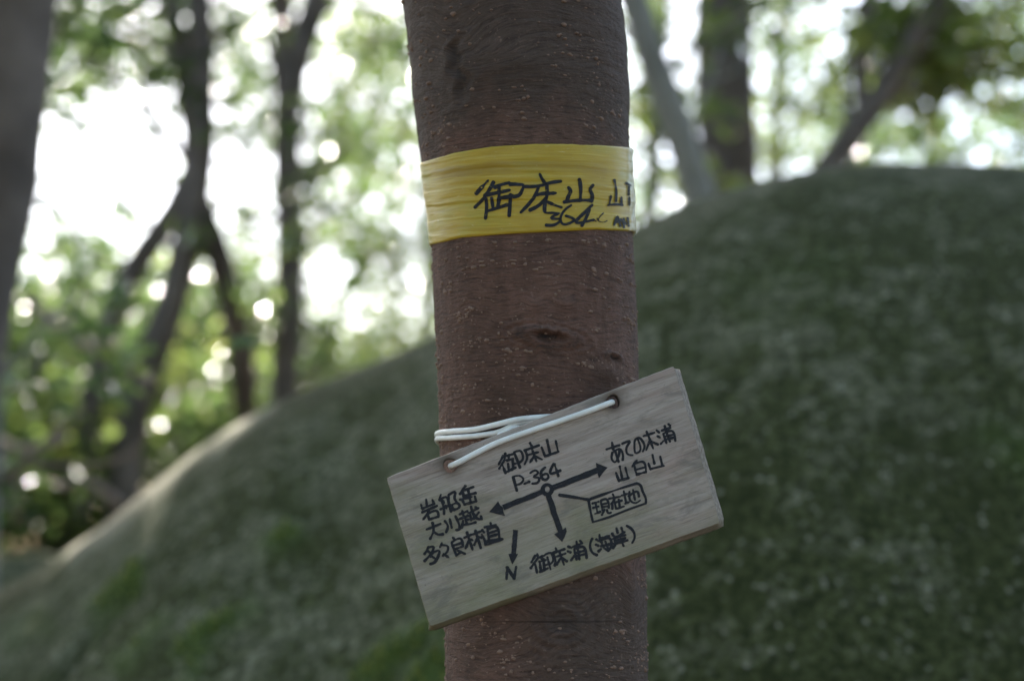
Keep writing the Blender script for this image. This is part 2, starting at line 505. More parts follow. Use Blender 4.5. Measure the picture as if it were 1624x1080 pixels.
def build_boulder():
    na, nf, nb = 420, 230, 60
    az = np.linspace(R(-46), R(50), na)
    s_all = np.concatenate([np.linspace(0, 1, nf), 1 + np.linspace(0, 1, nb + 1)[1:]])
    V = np.zeros((na, len(s_all), 3))
    for i, a in enumerate(az):
        left = np.clip((-a - R(2)) / R(20), 0, 1)
        rf = (1.24 + 0.10 * left) / max(0.62, math.cos(a))
        rc = 2.45 + 0.50 * left + 0.25 * np.clip((a - R(10)) / R(20), 0, 1)
        rb = rc + 1.7
        s = s_all
        r_ = np.where(s <= 1, rf + (rc - rf) * s, rc + (rb - rc) * (s - 1))
        prof = np.where(s <= 1, (1 - np.clip(1 - s, 0, 1) ** 2.05) ** 0.64, np.clip(1 - np.clip(s - 1, 0, 1) ** 2.4, 0, 1) ** 0.6)
        x, y = r_ * math.sin(a), r_ * math.cos(a)
        wob = np.clip(prof * 1.6, 0, 1)
        p3 = np.stack([x * 2.0, y * 2.0, 0 * x + 5], -1)
        n_ = 0.060 * fbm(p3 * 0.8, 2, 21) + 0.008 * fbm(p3 * 4, 2, 31) + 0.0022 * fbm(p3 * 15, 3, 41)
        lo, hi = 0.0, 4.0
        for _ in range(26):
            H = 0.5 * (lo + hi)
            z = H * prof + n_ * wob * min(1, H)
            pts = np.stack([x, y, z], -1)
            px, py = proj(pts)
            if np.min(py - np.interp(px, SIL[:, 0], SIL[:, 1])) > 0: lo = H
            else: hi = H
        V[i] = np.stack([x, y, z - 0.15 * (prof <= 0)], -1)
    for k_ in range(2):
        V[1:-1, :, 2] = 0.25 * V[:-2, :, 2] + 0.5 * V[1:-1, :, 2] + 0.25 * V[2:, :, 2]
    V[0, :, 2] = -0.25
    V[-1, :, 2] = -0.25
    flat = V.reshape(-1, 3)
    px, py = proj(flat)
    front = np.tile(s_all <= 1.0, na)
    # an open crack running down the left flank
    ck = np.array([(60, 1110), (120, 1030), (190, 950), (255, 890), (310, 850)], float)
    best = np.full(len(flat), 1e9)
    for a_, b_ in zip(ck[:-1], ck[1:]):
        d = b_ - a_
        t_ = np.clip(((px - a_[0]) * d[0] + (py - a_[1]) * d[1]) / (d @ d), 0, 1)
        best = np.minimum(best, np.hypot(px - a_[0] - t_ * d[0], py - a_[1] - t_ * d[1]))
    fade = np.clip((330 - px) / 60, 0, 1) * front
    flat[:, 2] -= 0.075 * np.exp(-(best / 9) ** 2) * fade
    # green moss cushions growing along seepage lines
    moss = np.zeros(len(flat))
    for (x0, y0, x1, y1, wd, am) in [(150, 965, 215, 905, 16, .9), (190, 1055, 260, 985, 18, .9), (280, 1030, 390, 965, 20, .95), (320, 1020, 300, 1080, 18, .7),
                                     (425, 865, 460, 850, 18, .8), (590, 1080, 700, 1000, 30, 1.4), (660, 1090, 705, 1050, 42, 1.4), (20, 1010, 60, 990, 22, .6),
                                     (1180, 470, 1300, 445, 55, .3), (1570, 690, 1640, 740, 40, .4)]:
        d = np.array([x1 - x0, y1 - y0], float)
        t_ = np.clip(((px - x0) * d[0] + (py - y0) * d[1]) / (d @ d), 0, 1)
        dist = np.hypot(px - x0 - t_ * d[0], py - y0 - t_ * d[1])
        moss = np.maximum(moss, am * np.exp(-(dist / wd) ** 2))
    moss *= front
    # pale stone tone painted along the left ridge to brighten its sunlit patch
    sunlit_pale = np.zeros(len(flat))
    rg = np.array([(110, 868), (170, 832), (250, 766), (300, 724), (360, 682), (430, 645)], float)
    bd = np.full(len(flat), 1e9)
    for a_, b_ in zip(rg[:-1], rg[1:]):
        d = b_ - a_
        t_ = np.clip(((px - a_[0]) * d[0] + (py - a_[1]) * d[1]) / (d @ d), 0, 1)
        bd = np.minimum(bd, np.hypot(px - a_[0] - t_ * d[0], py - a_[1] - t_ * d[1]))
    sunlit_pale = np.clip(0.9 - bd / 24 + 1.1 * fbm(flat * 9, 4, 88), 0, 0.75)
    sunlit_pale[bd > 90] = 0
    moss = np.clip(moss * (0.7 + 1.0 * fbm(flat * 14, 3, 77)), 0, 1)
    flat[:, 2] += 0.012 * moss
    n1 = len(s_all)
    i_, j_ = np.meshgrid(np.arange(na - 1), np.arange(n1 - 1), indexing='ij')
    q = np.stack([i_ * n1 + j_, (i_ + 1) * n1 + j_, (i_ + 1) * n1 + j_ + 1, i_ * n1 + j_ + 1], -1).reshape(-1, 4)
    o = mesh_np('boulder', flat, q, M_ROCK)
    at = o.data.attributes.new('moss', 'FLOAT', 'POINT')
    at.data.foreach_set('value', moss.astype(np.float32))
    at = o.data.attributes.new('sunlit_pale', 'FLOAT', 'POINT')
    at.data.foreach_set('value', sunlit_pale.astype(np.float32))
    tag(o, 'huge smooth boulder covered in dark green moss behind the signed tree', 'boulder')
    return o, flat, moss

boulder, BV, BMOSS = build_boulder()
_me = boulder.data
BBVH = BVHTree.FromPolygons([tuple(v) for v in BV[::1]], [tuple(p.vertices) for p in _me.polygons])

def rock_lump(name, c, rad, label, seed):
    bm = bmesh.new()
    bmesh.ops.create_icosphere(bm, subdivisions=5, radius=1)
    co = np.array([v.co for v in bm.verts])
    n_ = 1 + 0.22 * fbm(co * 1.3 + seed, 4, seed) + 0.03 * fbm(co * 7, 3, seed + 5)
    co = co * n_[:, None] * np.array(rad) + np.array(c)
    fs = np.array([[v.index for v in f.verts] for f in bm.faces])
    bm.free()
    o = mesh_np(name, co, fs, M_ROCK)
    return tag(o, label, 'rock')

c_ = P(45, 985, 4.0)
rock_lump('mossy_rock', (c_[0], 4.0, 0.55), (0.62, 0.5, 0.85), 'low dark moss covered rock lying past the left flank of the boulder', 4)

# ------------------------------------------------------------------ main tree
TY = 1.05
TRK = np.array([(-60, 803, 178), (0, 809, 172), (28, 814, 173), (83, 821, 172.5), (139, 826.5, 170.5), (167, 826.5, 170.5), (222, 830, 166), (300, 837, 164), (380, 843, 160),
                (480, 848.5, 159), (600, 853, 159), (750, 859, 159), (900, 863.5, 159.5), (1080, 867.5, 160), (1180, 870, 161)], float)
tc = np.array([P(x, y, TY) for y, x, h in TRK])
tr_ = np.array([h / F * ((p - CAM) @ FW) for (y, x, h), p in zip(TRK, tc)])
order = np.argsort(tc[:, 2])
tz, tx, trad = tc[order, 2], tc[order, 0], tr_[order]
tz = np.concatenate([[-0.25, 0.0, 0.12, 0.5, 1.0], tz, [2.2, 2.7, 3.3]])
tx = np.concatenate([[tx[0] + 0.035, tx[0] + 0.033, tx[0] + 0.030, tx[0] + 0.022, tx[0] + 0.010], tx, [tx[-1] - 0.045, tx[-1] - 0.12, tx[-1] - 0.22]])
trad = np.concatenate([[0.16, 0.125, 0.095, 0.078, 0.070], trad, [0.070, 0.062, 0.050]])

def smooth_interp(z, xs, ys):
    a = np.interp(z - 0.012, xs, ys) + np.interp(z, xs, ys) * 2 + np.interp(z + 0.012, xs, ys)
    return a / 4

def trunk_point(theta, z, off=0.0):
    cx = smooth_interp(z, tz, tx)
    rad = smooth_interp(z, tz, trad)
    q = np.stack([np.sin(theta) * 1.1, np.cos(theta) * 1.1, z * 9], -1)
    lump = 1 + 0.010 * fbm(q, 3, 8) * np.abs(np.cos(theta))
    rr_ = rad * lump + off
    return np.stack([cx + rr_ * np.sin(theta), TY - rr_ * np.cos(theta), z + 0 * theta], -1)

def trunk_at_pixel(px, py):
    """(theta, z) of the trunk surface seen at a photograph pixel."""
    d = ray(px, py)
    t_ = (TY - 0.07) / d[1]
    for _ in range(12):
        p = CAM + d * t_
        cx = float(np.interp(p[2], tz, tx)); rad = float(np.interp(p[2], tz, trad))
        s = max(-0.999, min(0.999, (p[0] - cx) / rad))
        t_ = (TY - rad * math.sqrt(1 - s * s)) / d[1]
    return math.asin(s), p[2]

KNOTS = [  # px, py, half width m, half height m, kind
    (870, 535, 0.0145, 0.0050, 'eye'), (974, 568, 0.0072, 0.0030, 'eye'), (890, 985, 0.022, 0.017, 'swirl'), (728, 112, 0.0055, 0.024, 'scar'), (800, 95, 0.03, 0.012, 'swell'),
    (898, 482, 0.006, 0.0045, 'swell'), (848, 484, 0.004, 0.004, 'swell'), (962, 590, 0.012, 0.006, 'swell'), (1000, 930, 0.008, 0.02, 'swell')]
KN = [(trunk_at_pixel(a, b), c, d, e) for a, b, c, d, e in KNOTS]

def build_trunk(parent):
    zs = np.concatenate([np.linspace(-0.25, 1.24, 70)[:-1], np.arange(1.24, 1.90, 0.0012), np.linspace(1.90, 3.3, 50)[1:]])
    nth = 360
    # more columns on the side that faces the path
    u = np.linspace(-math.pi, math.pi, nth, endpoint=False)
    th = u - 0.35 * np.sin(u)
    T, Z = np.meshgrid(th, zs)
    rad = smooth_interp(Z, tz, trad)
    disp = np.zeros_like(T)
    warp = np.zeros_like(T)
    scar = np.zeros_like(T)
    for ((t0, z0), hw, hh, kind) in KN:
        dx = (T - t0) * 0.066
        dz = Z - z0
        if kind == 'eye':
            dz = dz + hh * 0.28 * fbm(np.stack([T * 22, Z * 160, 0 * T], -1), 3, 33) + dx * 0.10 - 0.35 * hh * (dx / hw) ** 2 * np.exp(-np.abs(dx / hw))
            dx = dx + hw * 0.15 * fbm(np.stack([T * 14, Z * 130, 0 * T + 7], -1), 3, 35)
        d = np.sqrt((dx / hw) ** 2 + (dz / hh) ** 2)
        ang = np.arctan2(dz, dx)
        if kind == 'eye':
            rim = np.exp(-((d - 1.0) / 0.32) ** 2) * (0.7 + 0.5 * np.sin(ang))
            disp += hh * (0.62 * rim - 0.75 * np.exp(-(d / 0.62) ** 4) + 0.25 * np.exp(-(d / 2.0) ** 2))
            disp += hh * 0.16 * np.sin(d * 10) * np.exp(-((d - 1.6) / 0.8) ** 2)
            warp += np.sign(dz) * hh * 1.5 * np.exp(-(d / 1.9) ** 2) * np.tanh(np.abs(dz) / hh)
            nzk = fbm(np.stack([T * 60, Z * 1200, 0 * T], -1), 3, 14)
            scar = np.maximum(scar, np.clip((0.62 - np.sqrt((dx / hw) ** 2 + ((dz - 0.15 * hh) / (0.62 * hh)) ** 2)) * 2.6 + 0.9 * nzk, 0, 0.9))
            scar = np.maximum(scar, 0.65 * np.exp(-((d - 1.28) / 0.11) ** 2) * np.clip(nzk * 1.4 + 0.45, 0, 1))
        elif kind == 'swirl':
            disp += 0.0035 * np.exp(-(d / 1.1) ** 2) - 0.0030 * np.exp(-(d / 0.35) ** 2) + 0.0006 * np.sin(d * 17) * np.exp(-(d / 1.5) ** 2)
            warp += np.where(dz > 0, 1, -1) * 0.014 * np.exp(-(d / 1.4) ** 2)
            scar = np.maximum(scar, 0.35 * np.exp(-(d / 0.75) ** 2))
        elif kind == 'scar':
            wob = dx + 0.003 * np.sin(dz * 160) + 0.0016 * np.sin(dz * 420 + 1)
            dd = np.sqrt((wob / hw) ** 2 + (dz / hh) ** 4)
            disp += 0.0011 * np.exp(-((dd - 1.2) / 0.5) ** 2) - 0.0028 * np.exp(-(dd / 0.8) ** 2)
            warp += 0.014 * np.exp(-(dx / 0.022) ** 2) * np.exp(-((dz - 0.02) / 0.03) ** 2)
            scar = np.maximum(scar, 0.6 * np.exp(-(dd / 0.8) ** 2) * np.clip(0.4 + 1.3 * fbm(np.stack([T * 20, Z * 260, 0 * T], -1), 3, 4), 0, 1))
        else:
            disp += 0.0022 * min(1, hh / 0.006) * np.exp(-d ** 2)
            warp += min(0.012, hh) * np.exp(-(d / 1.3) ** 2)
    WZ = Z + warp + 0.0030 * fbm(np.stack([T * 3.0, Z * 22, 0 * T], -1), 3, 61)
    grey = np.clip((Z - 1.655) / 0.045 + 0.9 * fbm(np.stack([T * 3, Z * 30, 0 * T], -1), 3, 51), 0, 1)
    grey = np.maximum(grey, np.clip((1.405 - Z) / 0.03, 0, 1) * np.clip(0.75 + (T - 0.05) * 1.0, 0.3, 0.95))
    grey = np.maximum(grey, 0.35 * np.clip((T - 0.55) / 0.5, 0, 1))
    # fine horizontal wrinkles as real relief, strongest near the scar
    wr = fbm(np.stack([T * 2.2, WZ * 240, 0 * T], -1), 3, 71)
    amp = 0.00016 + 0.00050 * np.clip((Z - 1.69) / 0.04, 0, 1) + 0.0003 * np.clip((1.40 - Z) / 0.03, 0, 1)
    disp += amp * wr + 0.0011 * fbm(np.stack([T * 4, Z * 26, 0 * T + 3], -1), 3, 81) + 0.00030 * fbm(np.stack([T * 30, Z * 420, 0 * T + 3], -1), 2, 91)
    pts = trunk_point(T, Z, disp)
    n1 = nth
    nz_ = len(zs)
    i_, j_ = np.meshgrid(np.arange(nz_ - 1), np.arange(nth), indexing='ij')
    q = np.stack([i_ * n1 + j_, i_ * n1 + (j_ + 1) % n1, (i_ + 1) * n1 + (j_ + 1) % n1, (i_ + 1) * n1 + j_], -1).reshape(-1, 4)
    o = mesh_np('trunk', pts.reshape(-1, 3), q, M_BARK, parent)
    bc = np.stack([T * 0.066, WZ, 0 * T], -1).reshape(-1, 3).astype(np.float32)
    a = o.data.attributes.new('barkco', 'FLOAT_VECTOR', 'POINT'); a.data.foreach_set('vector', bc.ravel())
    a = o.data.attributes.new('scar', 'FLOAT', 'POINT'); a.data.foreach_set('value', scar.ravel().astype(np.float32))
    a = o.data.attributes.new('grey', 'FLOAT', 'POINT'); a.data.foreach_set('value', grey.ravel().astype(np.float32))
    return o

# tape edges, as seen on the trunk
TOPE = np.array([(640, 268), (670, 258), (722, 242.8), (780, 233.4), (846, 229), (921, 228.7), (986, 233.4), (998, 235.7), (1030, 243)])
BOTE = np.array([(650, 400), (681, 389), (733.6, 377), (803.8, 371.4), (874, 368), (944, 364.4), (1000, 366.8), (1030, 371)])

def edge_z(theta, E):
    lo, hi = 1.4, 1.9
    for _ in range(30):
        z = 0.5 * (lo + hi)
        p = trunk_point(np.array([theta]), np.array([z]))[0]
        px, py = proj(p)
        if py > np.interp(px, E[:, 0], E[:, 1]): lo = z
        else: hi = z
    return z

TH_F = np.linspace(R(-84), R(84), 120)
ZT_F = np.array([edge_z(t, TOPE) for t in TH_F])
ZB_F = np.array([edge_z(t, BOTE) for t in TH_F])

def tape_z(theta):
    th = (theta + math.pi) % (2 * math.pi) - math.pi
    xs = np.concatenate([[-math.pi - (math.pi - R(84))], TH_F, [math.pi + (math.pi - R(84))]])
    t_ = np.concatenate([[ZT_F[-1]], ZT_F, [ZT_F[0]]])
    b_ = np.concatenate([[ZB_F[-1]], ZB_F, [ZB_F[0]]])
    return np.interp(th, xs, t_), np.interp(th, xs, b_)

def in_tape(t_, z):
    a, b_ = tape_z(np.array([t_]))
    return b_[0] - 0.003 < z < a[0] + 0.003

def build_lenticels(parent):
    V, Fs, off = [], [], 0
    n = 0
    ring = np.linspace(0, 2 * np.pi, 7, endpoint=False)
    rows = [(random.uniform(-1.7, 1.7), random.uniform(1.24, 1.9)) for _ in range(420)]
    while n < 4200:
        if random.random() < 0.45:
            r0 = random.choice(rows)
            t_ = r0[0] + random.gauss(0, 0.12); z = r0[1] + random.gauss(0, 0.0012)
        else:
            t_ = random.uniform(-math.pi, math.pi); z = random.uniform(1.22, 1.92)
        if z > 1.70 and random.random() < 0.6: continue
        n += 1
        if in_tape(t_, z): continue
        s = random.choice([0.5, 0.55, 0.6, 0.6, 0.7, 0.7, 0.8, 0.9, 1.1, 1.4]) * 0.00115
        sx, sz, h = s * random.uniform(0.8, 1.7), s * random.uniform(0.7, 1.1), s * random.uniform(0.55, 0.95)
        jit = 1 + np.array([random.uniform(-.25, .25) for _ in ring])
        vs = []
        for fr, hh in ((1.0, -0.0008), (0.75, h * 0.75), (0.35, h * 1.0)):
            tt = t_ + np.cos(ring) * sx * fr * jit / 0.066
            zz = z + np.sin(ring) * sz * fr * jit
            vs.append(trunk_point(tt, zz, hh))
        vs = np.vstack(vs + [trunk_point(np.array([t_]), np.array([z]), h * 1.05)])
        j = np.arange(7)
        f = []
        for a in (0, 7):
            f.append(np.stack([a + j, a + (j + 1) % 7, a + 7 + (j + 1) % 7, a + 7 + j], 1))
        V.append(vs); Fs.append((np.vstack(f) + off, np.stack([14 + j, 14 + (j + 1) % 7, np.full(7, 21)], 1) + off))
        off += 22
    o = mesh_np('lenticel', np.vstack(V), [np.vstack([a for a, b in Fs]), np.vstack([b for a, b in Fs])], M_LENT, parent)
    tag(o, kind='stuff')
    return o

# leaves ------------------------------------------------------------
GAPS = []     # world-space shafts of sunlight through the canopy: (point, radius)
def leaf_mesh(name, clusters, mat, parent, size=0.075, seed=0, kind=None, flat=1.8):
    """clusters: (centre, (rx, ry, rz), n). One mesh of folded leaves gathered in sprays."""
    g_ = np.random.default_rng(seed)
    P_ = []
    for c, rad, n in clusters:
        ns = max(3, n // 14)
        d = g_.normal(size=(ns, 3)); d /= np.linalg.norm(d, axis=1)[:, None]
        sc = d * (g_.random((ns, 1)) ** 0.45) * np.array(rad)
        idx = g_.integers(0, ns, n)
        spread = min(rad) * 0.26 + 0.04
        P_.append(np.array(c) + sc[idx] + g_.normal(size=(n, 3)) * spread * np.array([1, 1, 0.6]))
    P_ = np.vstack(P_)
    sd_ = np.array(SUN_DIR)
    keep = np.ones(len(P_), bool)
    for pt, rr_ in GAPS:
        q = P_ - np.array(pt)
        al = q @ sd_
        dist = np.linalg.norm(q - al[:, None] * sd_, axis=1)
        keep &= ~((dist < rr_) & (al > 0))
    P_ = P_[keep]
    n = len(P_)
    nrm = g_.normal(size=(n, 3)); nrm[:, 2] = np.abs(nrm[:, 2]) + flat; nrm /= np.linalg.norm(nrm, axis=1)[:, None]
    ax = g_.normal(size=(n, 3)); ax -= nrm * (ax * nrm).sum(1)[:, None]; ax /= np.linalg.norm(ax, axis=1)[:, None]
    ax[:, 2] -= 0.25
    sdv = np.cross(nrm, ax)
    L = (size * g_.uniform(0.65, 1.25, n))[:, None]
    W = L * g_.uniform(0.17, 0.24, n)[:, None]
    fold = W * 0.35
    base, tip = P_ - ax * L * 0.5 - nrm * L * 0.06, P_ + ax * L * 0.5 - nrm * L * 0.16
    a1, a2 = P_ - ax * L * 0.22, P_ + ax * L * 0.15
    V = np.stack([base, a1 + sdv * W * 0.9 + nrm * fold, a2 + sdv * W + nrm * fold, tip, a2 - sdv * W + nrm * fold, a1 - sdv * W * 0.9 + nrm * fold], 1).reshape(-1, 3)
    o_ = np.arange(n)[:, None] * 6
    q = np.vstack([o_ + np.array([[0, 1, 2, 3]]), o_ + np.array([[0, 3, 4, 5]])])
    ob = mesh_np(name, V, q, mat, parent, smooth=True)
    if kind: tag(ob, kind=kind)
    return ob

for (gpx, gpy, gr) in [(300, 720, 0.06), (330, 698, 0.065), (355, 682, 0.06), (255, 758, 0.055), (385, 666, 0.05), (215, 790, 0.05), (180, 820, 0.05), (278, 738, 0.06), (130, 855, 0.04), (95, 880, 0.035), (238, 818, 0.04), (262, 806, 0.035)]:
    d = ray(gpx, gpy)
    hit = None
    for dy in range(0, 60, 2):
        d = ray(gpx, gpy + 3 + dy)
        hit = BBVH.ray_cast(Vector(CAM), Vector(d).normalized())[0]
        if hit: break
    if hit: GAPS.append((tuple(hit), gr))
print('gaps', GAPS)

main_tree = thing('signed_tree', (0, 0, 0), 'slim reddish brown tree wearing the yellow tape and the wooden sign', 'tree')
trunk = build_trunk(main_tree)
build_lenticels(trunk)

def limb(parent, pts, r0, r1, mat, seed=0, nseg=9, n=22, rough=0.12):
    sp = spline(pts, n)
    rad = np.linspace(r0, r1, n)
    V, fs = tube(sp, rad, nseg, rough=rough, seed=seed)
    return mesh_np('limb', V, fs, mat, parent)

top = np.array([tx[-1], TY, 3.28])
mc = []
for k, (dx, dy, dz) in enumerate([(-1.0, 0.5, 1.5), (0.9, 0.7, 1.7), (0.1, -0.6, 2.0), (0.2, 1.3, 1.6)]):
    e = top + np.array([dx, dy, dz])
    limb(main_tree, [top - [0, 0, 0.15], top + np.array([dx * .35, dy * .35, dz * .45]), e], 0.042, 0.012, M_BARK if False else M_TBROWN, k)
    mc.append((e, (1.2, 1.2, 0.6), 900))
mc.append((top + [0, -0.2, 1.2], (1.6, 1.6, 0.5), 900))
leaf_mesh('crown', mc, M_LEAF, main_tree, 0.10, 1)

# ------------------------------------------------------------------ yellow tape
tape = thing('yellow_tape', (0, 0, 0), 'yellow vinyl tape wrapped round the trunk with handwritten black characters', 'tape')

def build_tape():
    nth, nv = 420, 120
    th = np.linspace(-math.pi, math.pi, nth, endpoint=False)
    zt, zb = tape_z(th)
    v = np.linspace(0, 1, nv)
    T, Vv = np.meshgrid(th, v)
    Z = zb[None] + (zt - zb)[None] * Vv
    # overlapping turns: each turn steps out a little over the one below
    sl = 0.05 * np.sin(T * 1.0 + 0.4) + 0.03 * T / math.pi
    vv = Vv + sl
    off = 0.0011 + 0 * T
    for k_, c in enumerate((0.22, 0.41, 0.56, 0.78)):
        cc = c + 0.012 * np.sin(T * (2 + k_)) + 0.008 * fbm(np.stack([T * 3, 0 * T + k_, 0 * T], -1), 2, k_)
        stp = 1 / (1 + np.exp(-(vv - cc) / 0.006))
        off += 0.00035 * stp * (1 if k_ % 2 else -1)
        off += 0.0005 * np.exp(-((vv - cc) / 0.012) ** 2) * (0.35 + 0.6 * fbm(np.stack([T * 4, 0 * T + k_ * 3, 0 * T], -1), 3, 5 + k_))
    off += 0.00035 * fbm(np.stack([T * 2.4, Vv * 22 + sl * 20, 0 * T], -1), 3, 15)
    end = 1 / (1 + np.exp(-(T - R(68) - 0.03 * np.sin(Vv * 9)) / 0.012)) * (T < R(100))
    off += 0.0011 * end + 0.0006 * end * fbm(np.stack([T * 30, Vv * 16, 0 * T], -1), 2, 18)
    off -= 0.0007 * np.exp(-((Vv) / 0.012) ** 2) + 0.0007 * np.exp(-((1 - Vv) / 0.012) ** 2)
    pts = trunk_point(T, Z, off)
    i_, j_ = np.meshgrid(np.arange(nv - 1), np.arange(nth), indexing='ij')
    q = np.stack([i_ * nth + j_, i_ * nth + (j_ + 1) % nth, (i_ + 1) * nth + (j_ + 1) % nth, (i_ + 1) * nth + j_], -1).reshape(-1, 4)
    # turn the rim inwards so the band has a thickness
    inner = trunk_point(T[[0, -1]], Z[[0, -1]], np.full((2, nth), 0.0))
    V = np.vstack([pts.reshape(-1, 3), inner.reshape(-1, 3)])
    b0, b1 = nv * nth, nv * nth + nth
    j = np.arange(nth)
    q2 = np.vstack([np.stack([b0 + j, b0 + (j + 1) % nth, (j + 1) % nth, j], 1),
                    np.stack([(nv - 1) * nth + j, (nv - 1) * nth + (j + 1) % nth, b1 + (j + 1) % nth, b1 + j], 1)])
    o = mesh_np('band', V, np.vstack([q, q2]), M_TAPE, tape)
    co = np.zeros((len(V), 3), np.float32)
    co[:nv * nth] = np.stack([T * 0.066, (Vv + sl) * 0.056, 0 * T], -1).reshape(-1, 3)
    co[nv * nth:, 0] = np.tile(th * 0.066, 2)
    a = o.data.attributes.new('tapeco', 'FLOAT_VECTOR', 'POINT'); a.data.foreach_set('vector', co.ravel())
    e = np.zeros(len(V), np.float32); e[:nv * nth] = (end * np.clip(0.55 + 0.6 * fbm(np.stack([T * 30, Vv * 14, 0 * T], -1), 2, 19), 0, 0.9)).ravel()
    a = o.data.attributes.new('tapeend', 'FLOAT', 'POINT'); a.data.foreach_set('value', e)
    return o, V, np.vstack([q, q2])

band, TPV, TPF = build_tape()
TBVH = BVHTree.FromPolygons([tuple(v) for v in TPV], [tuple(f) for f in TPF])

# ------------------------------------------------------------------ handwriting: marker strokes laid on a surface
def ribbon(pts, width, seed=0):
    """polyline (photo px) -> outline strip with round ends, slightly uneven like a felt pen."""
    pts = np.asarray(pts, float)
    if len(pts) > 2:
        pts = spline(pts, 6 * (len(pts) - 1) + 1)
    seg = np.linalg.norm(np.diff(pts, axis=0), axis=1)
    s = np.concatenate([[0], np.cumsum(seg)])
    n = max(4, int(s[-1] / 2.0) + 2)
    ss = np.linspace(0, s[-1], n)
    p = np.stack([np.interp(ss, s, pts[:, 0]), np.interp(ss, s, pts[:, 1])], 1)
    t_ = np.gradient(p, axis=0); t_ /= np.linalg.norm(t_, axis=1)[:, None] + 1e-9
    nn = np.stack([-t_[:, 1], t_[:, 0]], 1)
    g_ = np.random.default_rng(seed)
    wv = width * 0.5 * (1 + 0.15 * np.interp(ss, np.linspace(0, s[-1], 5), g_.normal(size=5)))
    V = [p[0] - t_[0] * width * 0.42]
    rows = []
    # rounded ends by narrowing the first and last rows
    pp = np.vstack([p[0] - t_[0] * width * 0.28, p, p[-1] + t_[-1] * width * 0.28])
    nn = np.vstack([nn[0], nn, nn[-1]])
    wv = np.concatenate([[wv[0] * 0.68], wv, [wv[-1] * 0.68]])
    L = pp + nn * wv[:, None]; Rr = pp - nn * wv[:, None]
    V = np.vstack([p[0] - t_[0] * width * 0.45, L, Rr, p[-1] + t_[-1] * width * 0.45])
    m = len(pp)
    k_ = np.arange(m - 1)
    q = np.stack([1 + k_, 1 + m + k_, 2 + m + k_, 2 + k_], 1)
    tri = np.array([[0, 1 + m, 1], [1 + 2 * m, m, 2 * m]])
    return V, q, tri

def lettering(name, strokes, place, parent, label=None, z0=0):
    """strokes: list of (points px, width px); place(px, py, k) -> local 3-D point."""
    V, Q, T3, off = [], [], [], 0
    for k_, (pts, wd) in enumerate(strokes):
        v, q, t3 = ribbon(pts, wd, k_ + len(strokes))
        vv = []
        for a in v:
            vv.append(place(a[0], a[1], k_ + z0))
        V.append(np.array(vv)); Q.append(q + off); T3.append(t3 + off); off += len(v)
    o = mesh_np(name, np.vstack(V), [np.vstack(Q), np.vstack(T3)], M_INK, parent, smooth=False)
    if label: o['label'] = label
    return o

def zoomset(x0, y0, s, wd, lst):
    """strokes written in enlarged coordinates; a number first in a stroke is its own width"""
    out = []
    for st in lst:
        w_ = wd
        if not hasattr(st[0], '__len__'):
            w_, st = st[0], st[1:]
        out.append(([(x0 + a / s, y0 + b / s) for a, b in st], w_ / s))
    return out

def on_tape(px, py, k_):
    d = Vector(ray(px, py)).normalized()
    loc, nrm, _, _ = TBVH.ray_cast(Vector(CAM), d)
    if loc is None:
        t_, z = trunk_at_pixel(min(px, 999), py)
        return trunk_point(np.array([min(t_, R(86))]), np.array([z]), 0.0024)[0]
    if nrm.dot(d) > 0: nrm = -nrm
    return np.array(loc + nrm * (0.00030 + 0.000006 * k_))

FX, GXX = (740, 270, 10.8), (860, 270, 10.8)
def f2(l): return [(740 + a / 10.8, 270 + b / 10.8) for a, b in l]
def g2(l): return [(860 + a / 10.8, 270 + b / 10.8) for a, b in l]
wt = 5.5
tape_name = [(f2(p), wt) for p in [
    [(365, 185), (270, 290), (165, 405)], [(465, 205), (390, 340), (310, 450)], [(310, 470), (225, 560), (145, 640)], [(335, 490), (345, 600), (325, 830)],
    [(480, 300), (590, 255), (735, 220)], [(560, 270), (555, 360)], [(310, 435), (480, 400), (735, 345)], [(430, 480), (455, 650)],
    [(560, 390), (555, 500), (540, 620)], [(575, 475), (670, 465), (790, 440)], [(370, 700), (530, 650), (700, 595)],
    [(740, 245), (870, 245), (975, 268), (950, 350), (900, 430), (800, 455)], [(755, 420), (745, 590), (730, 785)],
    [(1000, 285), (1180, 280), (1310, 262)], [(1255, 75), (1290, 150), (1345, 225)], [(1235, 290), (1145, 480), (1050, 600), (930, 725)],
    [(1190, 425), (1300, 405), (1400, 395)], [(1372, 250), (1375, 420), (1350, 560), (1345, 720)], [(1355, 490), (1230, 610), (1080, 690)]]]
tape_name += [(g2(p), wt) for p in [[(10, 255), (160, 215), (315, 195)], [(60, 405), (225, 395)], [(95, 550), (210, 600), (325, 640)],
    [(445, 300), (480, 365), (445, 450), (415, 530)], [(630, 160), (655, 320), (640, 530)], [(370, 550), (600, 520), (850, 520)], [(865, 262), (815, 330), (850, 430), (840, 540)]]]
tape_num = [(g2(p), 4.5) for p in [[(30, 560), (50, 730), (160, 735), (280, 745)], [(280, 745), (150, 825), (320, 850), (230, 930), (60, 945)],
    [(490, 605), (370, 700), (310, 850), (340, 920), (480, 905), (540, 860), (400, 785)], [(850, 600), (730, 720), (570, 890), (870, 855)], [(805, 680), (740, 830), (670, 955)]]]
tape_num += [(g2(p), 1.9) for p in [[(880, 845), (915, 880)], [(1040, 740), (960, 870), (1010, 895), (1100, 870)], [(930, 830), (960, 870)]]]
tape_right = [(g2(p), 3.7) for p in [[(1225, 170), (1255, 330), (1250, 540)], [(1165, 450), (1140, 590)], [(1115, 605), (1240, 590), (1365, 600)], [(1345, 470), (1345, 600)],
    [(1425, 225), (1500, 265)], [(1475, 290), (1470, 420)], [(1480, 470), (1480, 600)]]]
